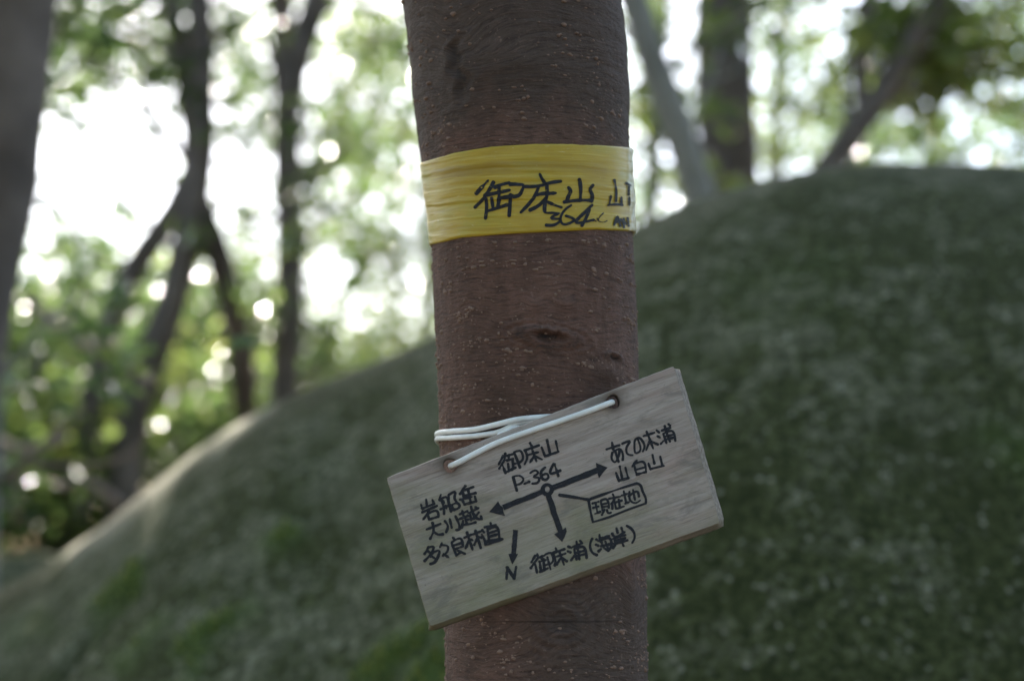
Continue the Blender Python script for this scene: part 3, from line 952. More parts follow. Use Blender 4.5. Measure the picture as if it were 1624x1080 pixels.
tape_right += [(g2(p), 3.4) for p in [[(1220, 945), (1280, 800), (1300, 900)], [(1240, 900), (1310, 870)], [(1300, 840), (1330, 960)], [(1330, 840), (1370, 900), (1390, 985)], [(1380, 830), (1420, 930)], [(1450, 820), (1470, 960)]]]
lettering('lettering', tape_name, on_tape, tape, 'large black handwritten characters 御床山 on the tape')
lettering('lettering', tape_num, on_tape, tape, 'smaller black handwritten number 364 on the tape', 30)
lettering('lettering', tape_right, on_tape, tape, 'black handwritten characters running round the edge of the tape', 50)

# ------------------------------------------------------------------ wooden sign board
BY = 0.9660
YAW = R(1.5)
pn = np.array([math.sin(YAW), -math.cos(YAW), 0.0])          # board normal, towards the path
p0 = P(880, 790, BY)

def plane_hit(px, py):
    d = ray(px, py)
    return CAM + d * (((p0 - CAM) @ pn) / (d @ pn))

cTL, cTR, cBR, cBL = [plane_hit(*c) for c in ((613, 757), (1069, 580), (1143, 829), (682, 994))]
ex = (cTR - cTL) + (cBR - cBL)
ex /= np.linalg.norm(ex)
ez = pn
ey = np.cross(ez, ex)
org = (cTL + cTR + cBR + cBL) / 4
sign = bpy.data.objects.new('sign_board', None)
sign.empty_display_size = 0.05
COL.objects.link(sign)
sign.matrix_world = Matrix([[ex[0], ey[0], ez[0], org[0]], [ex[1], ey[1], ez[1], org[1]], [ex[2], ey[2], ez[2], org[2]], [0, 0, 0, 1]])
tag(sign, 'small weathered grey plank sign hung crooked, with handwritten black place names and arrows', 'sign')

def loc2(p):
    q = p - org
    return np.array([q @ ex, q @ ey])

THICK = 0.0125
HOLES = [loc2(plane_hit(714, 738)), loc2(plane_hit(972, 637))]

def build_plank():
    cs = [loc2(c) for c in (cTL, cBL, cBR, cTR)]         # counter-clockwise seen from the front
    outl, side = [], []
    nside = [46, 90, 46, 90]
    for k_ in range(4):
        a, b_ = cs[k_], cs[(k_ + 1) % 4]
        for j in range(nside[k_]):
            outl.append(a + (b_ - a) * j / nside[k_]); side.append(k_)
    outl = np.array(outl); side = np.array(side)
    n = len(outl)
    rng2 = np.random.default_rng(3)
    tang = np.roll(outl, -1, 0) - np.roll(outl, 1, 0)
    tang /= np.linalg.norm(tang, axis=1)[:, None]
    nout = np.stack([tang[:, 1], -tang[:, 0]], 1)
    wear = 0.00028 * fbm(np.stack([np.arange(n) * 0.35, np.zeros(n), np.zeros(n)], -1), 3, 6)
    for c in cs:                                          # knocked-off corners
        wear -= 0.0006 * np.exp(-(np.linalg.norm(outl - c, axis=1) / 0.0012) ** 2)
    outl = outl + nout * wear[:, None]
    flare = np.where(side == 2, 0.0048, np.where(side == 1, 0.0034, 0.0004))[:, None]   # ends sawn out of square
    bev = np.where(side == 2, 0.0004, 0.0006)[:, None]
    jz = 0.0002 * rng2.normal(size=n)
    layers = [(outl - nout * bev, 0.0 * jz), (outl - nout * bev * 0.3, -0.00035 + jz * 0.3), (outl, -0.0010 + jz * 0.3), (outl + nout * flare * 0.5, -THICK * 0.5 + 0 * jz),
              (outl + nout * flare, -THICK + 0.0008 + 0 * jz), (outl + nout * (flare - 0.0008), -THICK + 0 * jz)]
    V = [np.column_stack([l, z]) for l, z in layers]
    V = np.vstack(V)
    Q = []
    j = np.arange(n)
    for a in range(len(layers) - 1):
        Q.append(np.stack([a * n + j, (a + 1) * n + j, (a + 1) * n + (j + 1) % n, a * n + (j + 1) % n], 1))
    nh = 30
    ang = np.linspace(0, 2 * np.pi, nh, endpoint=False)
    hv = []
    base = len(V)
    for hc in HOLES:
        rj = 0.0045 * (1 + 0.05 * np.sin(ang * 3 + hc[0] * 90))
        for fr, z in ((1.10, 0.0), (1.0, -0.0006), (1.0, -THICK + 0.0004), (1.05, -THICK)):
            hv.append(np.column_stack([hc[0] + np.cos(ang) * rj * fr, hc[1] + np.sin(ang) * rj * fr, np.full(nh, z)]))
    V = np.vstack([V] + hv)
    jj_ = np.arange(nh)
    for h in range(2):
        for a in range(3):
            s0 = base + (h * 4 + a) * nh
            Q.append(np.stack([s0 + jj_, s0 + (jj_ + 1) % nh, s0 + nh + (jj_ + 1) % nh, s0 + nh + jj_], 1))
    # front and back faces with the two holes left open
    tris = []
    for rim0, hrow, flip in ((0, 0, False), ((len(layers) - 1) * n, 3, True)):
        bm = bmesh.new()
        loops = [np.arange(n) + rim0] + [base + (h * 4 + hrow) * nh + jj_ for h in range(2)]
        ids, edges = [], []
        for lp in loops:
            vs = [bm.verts.new((V[i][0], V[i][1], 0)) for i in lp]
            ids += list(lp)
            edges += [bm.edges.new((vs[i], vs[(i + 1) % len(vs)])) for i in range(len(vs))]
        bm.verts.index_update()
        bmesh.ops.triangle_fill(bm, use_beauty=True, use_dissolve=False, edges=edges)
        for f in bm.faces:
            t_ = [ids[v.index] for v in f.verts]
            up = f.normal.z > 0
            if up == flip: t_ = t_[::-1]
            tris.append(t_)
        bm.free()
    o = mesh_np('plank', V, [np.vstack(Q), np.array(tris)], M_PLANK, sign)
    me = o.data
    fl = np.ones(len(me.polygons), bool); fl[-len(tris):] = False
    me.polygons.foreach_set('use_smooth', fl)
    return o

HOLES_XY = [tuple(h) for h in HOLES]
M_PLANK = mat_plank()
plank = build_plank()

def on_board(px, py, k_):
    q = plane_hit(px, py)
    l = loc2(q)
    return np.array([l[0], l[1], 0.00012 + 0.000004 * k_])

SA = lambda l, wd=31: zoomset(655, 755, 7.2, wd, l)
SB = lambda l, wd=41: zoomset(780, 680, 9.817, wd, l)
SCc = lambda l, wd=34: zoomset(950, 660, 9.821, wd * 1.15, l)
SD = lambda l, wd=38: zoomset(880, 750, 10.15, wd, l)
SE = lambda l, wd=36: zoomset(830, 820, 8.547, wd, l)
SH = lambda l, wd=24: zoomset(770, 730, 5.4, wd, l)

left_text = SA([
    [(150, 265), (160, 345)], [(92, 325), (106, 372)], [(104, 372), (245, 312)], [(222, 270), (240, 315)],
    [(104, 412), (275, 337)], [(185, 385), (155, 440), (118, 490)], [(165, 428), (186, 495)], [(165, 428), (280, 402), (292, 462)], [(186, 492), (292, 460)],
    [(318, 212), (300, 268)], [(300, 272), (385, 240), (412, 320), (435, 405)], [(322, 265), (350, 350), (355, 432)], [(312, 378), (430, 325)], [(345, 280), (355, 305)], [(372, 335), (382, 365)],
    [(408, 215), (405, 270)], [(405, 215), (482, 180), (475, 255), (505, 300)], [(442, 330), (458, 385)], [(442, 330), (510, 308), (533, 340), (520, 362)], [(458, 385), (510, 370)],
    [(600, 108), (560, 165), (535, 205)], [(585, 160), (690, 122)], [(570, 180), (580, 250)], [(585, 225), (718, 190)], [(535, 268), (670, 235)], [(628, 150), (660, 300)], [(565, 275), (590, 325)], [(588, 322), (725, 285)], [(705, 230), (722, 288)],
    [(155, 607), (315, 542)], [(222, 528), (235, 610), (195, 715)], [(238, 630), (280, 662), (345, 660)],
    [(362, 510), (398, 570), (378, 638)], [(420, 488), (442, 588)], [(485, 455), (512, 612), (492, 612)],
    [(532, 435), (622, 398)], [(562, 395), (582, 470)], [(532, 488), (630, 450)], [(595, 465), (612, 535)], [(600, 500), (640, 490)], [(572, 508), (558, 588)], [(565, 555), (630, 548), (718, 525)],
    [(632, 420), (748, 362)], [(662, 345), (695, 440), (740, 485), (782, 490)], [(650, 420), (665, 500)], [(660, 500), (695, 478)], [(752, 410), (695, 485)], [(775, 455), (785, 490)], [(712, 350), (735, 372)],
    [(178, 805), (155, 850), (130, 888)], [(175, 812), (235, 805), (205, 880), (130, 968)], [(172, 855), (200, 880)],
    [(225, 875), (195, 915)], [(225, 872), (300, 850), (280, 930), (240, 985), (195, 1000)], [(215, 915), (248, 935)],
    [(330, 762), (308, 808)], [(325, 785), (400, 805), (395, 850), (340, 905)], [(350, 885), (405, 925)],
    [(455, 698), (475, 722)], [(445, 752), (545, 712), (570, 800)], [(440, 755), (495, 905)], [(465, 790), (555, 760)], [(478, 832), (565, 800)], [(492, 905), (540, 870)], [(505, 845), (595, 885)],
    [(585, 702), (668, 665)], [(615, 638), (680, 835)], [(645, 720), (600, 822)], [(648, 715), (680, 730)],
    [(680, 665), (775, 628)], [(712, 618), (775, 820)], [(738, 695), (698, 785)], [(742, 690), (785, 700)],
    [(815, 582), (945, 555)], [(885, 533), (895, 590)], [(788, 612), (812, 640)], [(785, 665), (805, 700), (828, 772)], [(850, 605), (868, 730)], [(850, 605), (950, 578), (985, 705)], [(868, 648), (950, 622)], [(875, 688), (960, 662)],
    [(822, 778), (910, 758), (1022, 715)], [(845, 742), (1000, 712)]])
top_text = SB([
    [(178, 418), (108, 550)], [(200, 478), (115, 618)], [(165, 560), (215, 690)], [(210, 380), (200, 450)], [(215, 425), (330, 392)], [(268, 400), (262, 450)], [(232, 492), (335, 465)], [(252, 540), (266, 660)],
    [(322, 470), (335, 620)], [(330, 548), (375, 538)], [(245, 665), (372, 600)], [(345, 362), (385, 460), (440, 605)], [(355, 360), (440, 340), (478, 480), (405, 535)],
    [(592, 218), (625, 275)], [(505, 338), (735, 255)], [(522, 342), (550, 440), (510, 550)], [(565, 405), (722, 362)], [(620, 300), (695, 505)], [(655, 430), (595, 520)], [(668, 425), (780, 475)],
    [(858, 170), (905, 380)], [(775, 288), (830, 430)], [(825, 428), (1040, 355)], [(995, 188), (1030, 350)]])
p_text = SB([
    [50, (332, 748), (390, 960)], [(332, 745), (440, 732), (492, 780), (455, 845), (375, 872)], [(505, 855), (588, 820)],
    [(600, 685), (690, 648), (722, 680), (650, 745), (738, 770), (720, 830), (630, 850)],
    [(832, 600), (770, 665), (785, 770), (830, 795), (882, 750), (860, 700), (790, 720)],
    [(962, 540), (910, 690), (1070, 645)], [(972, 545), (1010, 650), (1035, 735)]])
right_text = SCc([
    [(115, 515), (320, 450)], [(202, 408), (222, 520)], [(232, 545), (328, 512), (372, 600), (368, 682)], [(210, 560), (205, 680), (240, 715), (305, 620), (318, 505)], [(250, 540), (305, 712)],
    [(360, 428), (480, 390), (425, 500), (440, 585), (522, 605)],
    [(598, 345), (618, 560), (580, 575), (552, 450), (565, 365), (618, 335), (680, 390), (708, 480), (682, 545)],
    [(692, 310), (862, 255)], [(740, 238), (790, 360), (842, 500)], [(785, 390), (735, 525)], [(815, 395), (920, 440)],
    [(895, 218), (938, 255)], [(908, 308), (950, 332)], [(960, 432), (1000, 385)], [(975, 225), (1112, 180)], [(1022, 148), (1065, 290), (1105, 395)], [(1080, 122), (1108, 150)], [(1000, 275), (1050, 418)], [(1000, 272), (1140, 232), (1188, 382)], [(1025, 318), (1155, 285)], [(1040, 362), (1165, 330)],
    [(322, 778), (362, 980)], [(265, 880), (312, 1010)], [(305, 1002), (465, 960)], [(410, 798), (455, 970)],
    [(588, 688), (518, 782)], [(545, 750), (588, 918)], [(550, 742), (690, 712), (732, 870)], [(575, 832), (710, 795)], [(582, 908), (735, 865)],
    [(832, 600), (862, 740)], [(770, 735), (800, 828)], [(795, 822), (1010, 770)], [(952, 628), (985, 765)]])
box_text = SD([
    [(600, 490), (705, 460)], [(612, 560), (705, 535)], [(655, 480), (685, 640)], [(645, 655), (735, 620)],
    [(740, 445), (830, 422), (862, 470), (868, 560)], [(738, 455), (768, 600)], [(760, 502), (850, 482)], [(770, 548), (862, 530)], [(800, 585), (755, 675)], [(838, 590), (858, 642), (905, 635)],
    [(870, 412), (1050, 378)], [(932, 340), (955, 420), (905, 500)], [(925, 480), (925, 578)], [(955, 440), (985, 575)], [(980, 470), (1080, 440)], [(1028, 425), (1045, 555)], [(1000, 572), (1112, 535)],
    [(1072, 362), (1165, 332)], [(1108, 290), (1148, 485)], [(1130, 490), (1195, 465)], [(1200, 300), (1232, 460), (1285, 482), (1372, 440)], [(1185, 375), (1335, 305), (1352, 380)], [(1258, 270), (1288, 430)]])
frame = SD([[40, (545, 452), (580, 412)], [42, (575, 415), (830, 325), (1075, 240), (1320, 165)], [45, (1320, 165), (1372, 192), (1410, 290), (1465, 430), (1462, 488)], [44, (1462, 488), (1150, 598), (880, 705), (612, 788)], [42, (612, 788), (590, 690), (545, 455)]])
bottom_text = SE([
    [(162, 518), (108, 610)], [(192, 558), (98, 690)], [(162, 640), (185, 750)], [(188, 498), (202, 552)], [(212, 545), (290, 515)], [(252, 520), (245, 565)], [(215, 602), (305, 578)], [(225, 620), (238, 740)], [(272, 560), (285, 710)], [(285, 652), (325, 640)], [(220, 740), (332, 690)], [(300, 502), (370, 482), (398, 600), (368, 632)], [(325, 540), (368, 702)],
    [(438, 418), (452, 452)], [(398, 482), (560, 430)], [(410, 500), (435, 600), (425, 655)], [(452, 532), (572, 490)], [(490, 470), (550, 640)], [(500, 560), (450, 642)], [(520, 550), (592, 595)],
    [(605, 395), (652, 415)], [(600, 460), (642, 475)], [(645, 582), (692, 520)], [(670, 402), (800, 350)], [(720, 328), (760, 570)], [(768, 318), (792, 345)], [(690, 440), (722, 572)], [(690, 432), (810, 400), (858, 552)], [(708, 482), (818, 455)], [(718, 528), (825, 500)],
    [(935, 288), (908, 350), (910, 430), (940, 482), (1000, 512)],
    [(985, 298), (1018, 320)], [(980, 370), (1018, 385)], [(1015, 462), (1052, 430)], [(1030, 238), (1042, 330)], [(1030, 288), (1165, 250)], [(1058, 320), (1085, 405), (1150, 452)], [(1060, 312), (1170, 285), (1195, 380), (1150, 458)], [(1050, 392), (1212, 355)], [(1110, 325), (1145, 415)],
    [(1262, 148), (1278, 212)], [(1203, 218), (1222, 252), (1372, 200)], [(1328, 140), (1348, 202)], [(1212, 292), (1382, 240)], [(1235, 292), (1242, 370), (1212, 420)], [(1265, 315), (1382, 280)], [(1258, 355), (1412, 310)], [(1320, 290), (1358, 388)],
    [(1400, 115), (1450, 145), (1500, 210), (1508, 270), (1475, 345)]])
n_text = SH([[26, (186, 912), (180, 1012)], [26, (190, 918), (244, 1010)], [26, (262, 910), (244, 1012)]])
pointer = SH([[28, (632, 296), (745, 312), (888, 338)]])

lettering('lettering', left_text, on_board, sign, 'three handwritten lines 岩船岳 大川越 多々良林道', 0)
lettering('lettering', top_text, on_board, sign, 'handwritten mountain name 御床山', 10)
lettering('lettering', p_text, on_board, sign, 'handwritten height P-364', 20)
lettering('lettering', right_text, on_board, sign, 'two handwritten lines あての木浦 山白山', 0)
lettering('lettering', box_text, on_board, sign, 'handwritten 現在地 inside a drawn box', 0)
lettering('lettering', bottom_text, on_board, sign, 'handwritten line 御床浦(海岸)', 0)
lettering('lettering', n_text, on_board, sign, 'handwritten letter N for north', 0)
lettering('drawn_box', frame, on_board, sign, None, 30)
lettering('pointer_line', pointer, on_board, sign, None, 40)

def poly_part(name, polys, parent, z0):
    V, Fs, off = [], [], 0
    tris = []
    for k_, pl in enumerate(polys):
        pts = [(770 + a / 5.4, 730 + b / 5.4) for a, b in pl]
        v = np.array([on_board(x, y, z0 + k_) for x, y in pts])
        c = v.mean(0)
        V.append(np.vstack([v, c])); n = len(v)
        j = np.arange(n)
        tris.append(np.stack([j, (j + 1) % n, np.full(n, n)], 1) + off)
        off += n + 1
    return mesh_np(name, np.vstack(V), np.vstack(tris), M_INK, parent, smooth=False)

def arrow(a, b, wd, head, z0):
    a, b = np.array(a, float), np.array(b, float)
    d = (b - a) / np.linalg.norm(b - a); nn = np.array([-d[1], d[0]]) * wd / 2
    g_ = np.random.default_rng(int(a[0] + z0))
    ts = np.linspace(0, 1, 9)
    e1 = [a + (b - a) * t_ + nn * (1 + 0.07 * g_.normal()) for t_ in ts]
    e2 = [a + (b - a) * t_ - nn * (1 + 0.07 * g_.normal()) for t_ in ts[::-1]]
    return poly_part('direction_arrow', [e1 + e2, head], sign, z0)

arrow((485, 268), (150, 402), 47, [(30, 440), (72, 392), (108, 348), (128, 385), (150, 402), (152, 435), (168, 475), (95, 458)], 50)
arrow((565, 240), (965, 82), 50, [(1046, 60), (1010, 100), (972, 152), (958, 112), (962, 85), (948, 52), (944, 20), (1000, 42)], 54)
arrow((535, 285), (642, 612), 47, [(656, 697), (622, 662), (586, 632), (618, 612), (640, 606), (662, 592), (688, 572), (695, 605), (678, 655)], 58)
na = arrow((257, 594), (240, 815), 42, [(230, 890), (212, 850), (196, 800), (222, 795), (240, 800), (260, 798), (278, 800), (258, 842)], 62)
ang = np.linspace(0, 2 * np.pi, 28, endpoint=False)
ro = [(527 + 58 * math.cos(a) * (1 + .03 * math.sin(3 * a)), 250 + 57 * math.sin(a)) for a in ang]
ri = [(529 + 20 * math.cos(a), 247 + 25 * math.sin(a)) for a in ang]
rv = np.array([on_board(770 + a / 5.4, 730 + b / 5.4, 66) for a, b in ro + ri])
j = np.arange(28)
mesh_np('junction_ring', rv, np.stack([j, (j + 1) % 28, 28 + (j + 1) % 28, 28 + j], 1), M_INK, sign, smooth=False)

# ------------------------------------------------------------------ white cord
cord = thing('white_cord', (0, 0, 0), 'white vinyl cord threaded through the sign and looped twice round the trunk', 'cord')
CR = 0.00185

def bp(px, py, z):
    """point a distance z in front of the board face, over a photograph pixel"""
    return plane_hit(px, py) + ez * z

fr = [bp(716, 738, -0.013), bp(715, 738, -0.006), bp(716, 738, 0.0002), bp(722, 736, 0.0026), bp(745, 724, 0.0022), bp(785, 704, 0.0021), bp(840, 684, 0.0021), bp(900, 664, 0.0022), bp(945, 648, 0.0024), bp(963, 641, 0.0024), bp(970, 638, 0.0002), bp(971, 638, -0.006), bp(971, 638, -0.013)]
V, fs = tube(spline(fr, 110), CR, 14)
mesh_np('front_strand', V, fs, M_CORD, cord)

def wrap(pix, zr_back, drop):
    """a turn round the trunk: the pixels give its visible left part, then it passes round the back"""
    pts = []
    for px, py, off in pix:
        t_, z = trunk_at_pixel(px, py)
        pts.append((t_, z, off))
    t0, z0, _ = pts[0]
    tl, zl, ol = pts[-1]
    full = list(pts)
    for k_ in range(1, 15):
        f = k_ / 15
        full.insert(0, (t0 - f * (2 * math.pi - (tl - t0) - 0.25), z0 + (zr_back - z0) * f, 0.0019))
    arr = np.array(full)
    sp = spline(arr, 160)
    return trunk_point(sp[:, 0], sp[:, 1], sp[:, 2])

w1 = wrap([(697, 689, .0019), (720, 684, .0020), (760, 680.5, .0021), (795, 673, .0042), (822, 666.5, .0050), (848, 663, .0030), (880, 661, .0020)], 1.462, 0)
w2 = wrap([(697, 697, .0019), (722, 694, .0020), (765, 690.5, .0021), (795, 685, .0026), (822, 672, .0024), (850, 667, .0019), (880, 668, .0019)], 1.458, 0)
for w_ in (w1, w2):
    V, fs = tube(w_, CR, 14)
    mesh_np('loop_strand', V, fs, M_CORD, cord)
# loose tail peeping out over the top edge of the plank
t1 = [bp(792, 688, -0.0165), bp(803, 682, -0.0150), bp(816, 676, -0.0145), bp(824, 676, -0.0148)]
V, fs = tube(spline(t1, 24), CR, 12)
mesh_np('loose_end', V, fs, M_CORD, cord)

# ------------------------------------------------------------------ background trees
def base_point(px, py, Y, foot=None):
    p = P(px, py, Y)
    return p

DENS = 0.95
def btree(name, label, Y, path, radii, mat, clusters, leafmat=M_LEAF, stems=(), seed=0, group=None, size=0.075, extra=(), lean=(0, 0), ntw=15):
    """path: photograph pixels of the trunk from top to bottom at distance Y (bottom is run on down to the ground);
    stems: further stems as (path, r0, r1, Y); clusters: (px, py, Y, radius m, leaves); extra: clusters in metres."""
    pts = [P(x, y, Y) for x, y in path]
    pb = pts[-1]; dirn = pts[-1] - pts[-2]
    gz_ = ground_z(pb[0], pb[1])
    tdown = (pb[2] - gz_) / max(1e-3, -dirn[2]) if dirn[2] < 0 else 0
    foot = pb + dirn * min(tdown, 3.0) * 0.6
    foot[2] = gz_ - 0.15
    t_ = thing(name, (foot[0], foot[1], gz_), label, 'tree', group)
    up = pts[0] - pts[1]; up /= np.linalg.norm(up)
    top = pts[0] + up * 1.2 + np.array([lean[0], lean[1], 0.9])
    full = [top] + pts + [foot]
    r = [radii[0] * 0.7] + list(np.linspace(radii[0], radii[1], len(pts))) + [radii[1] * 1.5]
    sp = spline(full, 60)
    sp[4:-4] += 0.35 * radii[1] * np.stack([fbm(np.stack([np.arange(52) * 0.22, np.full(52, seed * 1.7 + q), np.zeros(52)], -1), 3, 2) for q in (0, 9, 18)], 1) * np.array([1, 1, 0.2])
    cc = chord(full)
    rs = np.interp(np.linspace(0, cc[-1], 60), cc, r)
    off = np.array([foot[0], foot[1], gz_])
    V, fs = tube(sp, rs, 14, rough=0.18, seed=seed)
    mesh_np('trunk', V - off, fs, mat, t_)
    for k_, st in enumerate(stems):
        pth, r0, r1 = st[:3]
        yy = st[3] if len(st) > 3 else Y
        q = [P(x, y, yy if np.isscalar(yy) else yy[i]) for i, (x, y) in enumerate(pth)]
        if len(st) > 4 and st[4] == 'foot':
            e = q[-1] + (q[-1] - q[-2]) * 0.6; e[2] = ground_z(e[0], e[1]) - 0.1; q.append(e)
        s2 = spline(q, 36)
        V, fs = tube(s2, np.linspace(r0, r1, 36), 11, rough=0.18, seed=seed + k_ + 1)
        mesh_np('stem', V - off, fs, mat, t_)
    g_ = np.random.default_rng(seed + 9)
    tw, extra2 = [], []
    for k_ in range(ntw):
        i0 = g_.integers(8, 46)
        a = g_.uniform(0, 6.28)
        L_ = g_.uniform(0.25, 0.8) * Y / 5
        d_ = np.array([math.cos(a), 0.5 * math.sin(a), g_.uniform(0.1, 1.0)]) * L_
        q = [sp[i0], sp[i0] + d_ * 0.5 + g_.normal(size=3) * 0.05 * L_, sp[i0] + d_ + g_.normal(size=3) * 0.1 * L_]
        tw.append(tube(spline(q, 10) - off, np.linspace(0.007, 0.003, 10), 6))
        q2 = [q[1], q[1] + g_.normal(size=3) * 0.12 * L_ + d_ * 0.3, q[1] + g_.normal(size=3) * 0.2 * L_ + d_ * 0.5]
        tw.append(tube(spline(q2, 8) - off, np.linspace(0.005, 0.002, 8), 5))
        extra2 += [(q[2], (0.10, 0.10, 0.08), 16), (q2[2], (0.10, 0.10, 0.08), 14)]
    if tw:
        V, fs = merge(tw)
        tag(mesh_np('twig', V, fs, mat, t_), kind='stuff')
    nlimb = len(clusters) + len(extra)
    cl = [(P(a, b, yy), (rad, rad, rad * 0.75), int(n * DENS)) for a, b, yy, rad, n in clusters] + [(np.array(c), rd, n) for c, rd, n in list(extra) + extra2]
    g_ = np.random.default_rng(seed + 50)
    for c, rd, n in cl[:nlimb]:
        # a limb from the nearest likely point of the trunk into each leaf mass
        d = np.linalg.norm(sp - (c - np.array([0, 0, 0.5])), axis=1)
        s_ = sp[int(np.argmin(d))]
        mid = (s_ + c) / 2 + np.array([0, 0, 0.08]) + g_.normal(size=3) * 0.06
        lr = min(0.022, 0.35 * radii[0])
        sl_ = spline([s_, mid, c], 18)
        V, fs = tube(sl_, np.linspace(lr, 0.005, 18), 7, rough=0.1, seed=seed)
        mesh_np('limb', V - off, fs, mat, t_)
    if cl:
        leaf_mesh('crown', [(c - off, rd, n) for c, rd, n in cl], leafmat, t_, size, seed) if not GAPS else _crown(t_, cl, off, leafmat, size, seed)
    return t_

def _crown(t_, cl, off, mat, size, seed):
    o = leaf_mesh('crown', cl, mat, t_, size, seed)
    co = np.empty(len(o.data.vertices) * 3, np.float32)
    o.data.vertices.foreach_get('co', co)
    co = co.reshape(-1, 3) - np.array(off, np.float32)
    o.data.vertices.foreach_set('co', co.ravel())
    o.data.update()
    return o

# dark trunk at the left margin
btree('leaning_tree', 'thick dark blue grey trunk leaning in front of the bright gap in the forest', 2.6, [(36, -60), (30, 0), (6, 200), (-26, 400), (-66, 600), (-100, 760)], (0.072, 0.066), M_TDARK,
      [], extra=[((-1.0, 2.9, 3.4), (0.7, 0.6, 0.5), 500), ((-1.9, 2.6, 3.2), (0.7, 0.6, 0.5), 400)], seed=101)
btree('slim_sapling', 'pale slim stem rising beside the thick dark leaning trunk', 3.4, [(30, 330), (20, 400), (6, 470), (-6, 560), (-10, 640)], (0.018, 0.022), M_TPALE,
      [(40, 300, 3.6, 0.12, 25)], seed=111)
# several stems crossing
btree('crooked_tree', 'dark tree whose several crooked stems cross low above the boulder', 5.0, [(322, -40), (320, 60), (316, 160), (318, 260), (312, 330), (285, 440), (240, 560), (205, 680), (200, 780)], (0.044, 0.056), M_TDARK,
      [(275, 60, 5.1, 0.24, 150), (300, 150, 5.0, 0.17, 90), (200, 30, 5.4, 0.30, 170), (140, 110, 5.6, 0.30, 160), (366, 48, 5.2, 0.08, 35), (110, 190, 5.5, 0.2, 70)],
      stems=[([(262, -40), (285, 80), (300, 180), (312, 290)], 0.030, 0.035), ([(312, 260), (280, 330), (230, 400), (190, 470), (170, 540)], 0.044, 0.036, 5.0, 'foot'),
             ([(312, 310), (345, 400), (372, 500), (385, 590), (392, 670)], 0.046, 0.048, [5.0, 5.1, 5.2, 5.3, 5.4], 'foot'), ([(225, 100), (240, 200), (262, 270), (290, 300)], 0.006, 0.012), ([(380, 280), (345, 330), (330, 370)], 0.006, 0.012)],
      seed=121, extra=[((-1.6, 5.2, 5.0), (0.9, 0.9, 0.5), 900), ((-0.7, 5.0, 5.2), (0.9, 0.9, 0.5), 1000), ((-1.2, 4.4, 5.0), (0.9, 0.8, 0.5), 900), ((-2.2, 4.6, 4.8), (0.9, 0.8, 0.5), 700)])
btree('forked_tree', 'slender dark trunk that forks high up, standing alone between bright gaps', 5.2, [(512, -60), (500, 0), (478, 80), (462, 170), (458, 280), (460, 400), (455, 520), (450, 650)], (0.046, 0.050), M_TDARK,
      [(560, 120, 5.8, 0.3, 70), (590, 220, 6.2, 0.28, 90), (545, 235, 6.0, 0.2, 60), (420, 180, 5.6, 0.14, 26), (600, 60, 6.2, 0.3, 70), (640, 320, 6.6, 0.25, 60), (540, 350, 6.4, 0.2, 40), (410, 60, 5.8, 0.2, 34), (640, 160, 6.0, 0.25, 60)],
      stems=[([(430, -30), (438, 50), (450, 120), (460, 180)], 0.012, 0.022)], seed=131, extra=[((-0.1, 5.4, 5.4), (1.0, 0.9, 0.5), 1000), ((-0.4, 4.4, 5.2), (0.9, 0.8, 0.5), 900)])
# right side
btree('pale_tree', 'pale smooth grey trunk leaning behind the boulder crest', 3.9, [(975, -80), (1005, 0), (1040, 100), (1080, 220), (1112, 330), (1130, 420)], (0.038, 0.046), M_TPALE,
      [], extra=[((0.2, 4.4, 5.0), (0.9, 0.8, 0.5), 900), ((1.0, 4.2, 5.0), (0.9, 0.8, 0.5), 900), ((0.4, 3.7, 4.6), (0.8, 0.7, 0.4), 700)], seed=141)
btree('stout_tree', 'stout dark upright trunk just behind the pale leaning one', 5.2, [(1142, -60), (1142, 60), (1145, 180), (1152, 320), (1156, 420)], (0.100, 0.108), M_TDARK,
      [(1060, 60, 6.0, 0.25, 70), (1240, 60, 5.8, 0.3, 110), (1180, 10, 5.6, 0.18, 60)], seed=151, extra=[((0.6, 5.4, 5.6), (1.1, 0.9, 0.6), 1000), ((1.5, 5.2, 5.4), (1.0, 0.9, 0.6), 1000), ((0.4, 4.9, 5.6), (0.9, 0.8, 0.5), 700), ((1.6, 4.2, 5.2), (0.9, 0.8, 0.5), 800)])
btree('sloping_tree', 'dark sloping trunk that dips low over the crest of the boulder', 4.4, [(1520, -60), (1470, 30), (1425, 105), (1385, 170), (1340, 230), (1290, 290), (1230, 360)], (0.034, 0.042), M_TDARK,
      [(1400, 40, 4.5, 0.24, 190), (1480, 60, 4.6, 0.28, 240), (1560, 50, 4.6, 0.28, 230), (1610, 110, 4.7, 0.2, 130), (1420, 150, 4.6, 0.14, 70), (1490, 130, 4.8, 0.14, 60)],
      stems=[([(1378, -30), (1370, 50), (1366, 140), (1372, 200)], 0.020, 0.026)], leafmat=M_LEAFB, seed=161, extra=[((2.0, 4.6, 3.9), (0.9, 0.7, 0.6), 700), ((1.2, 4.4, 3.7), (0.7, 0.6, 0.4), 450)])

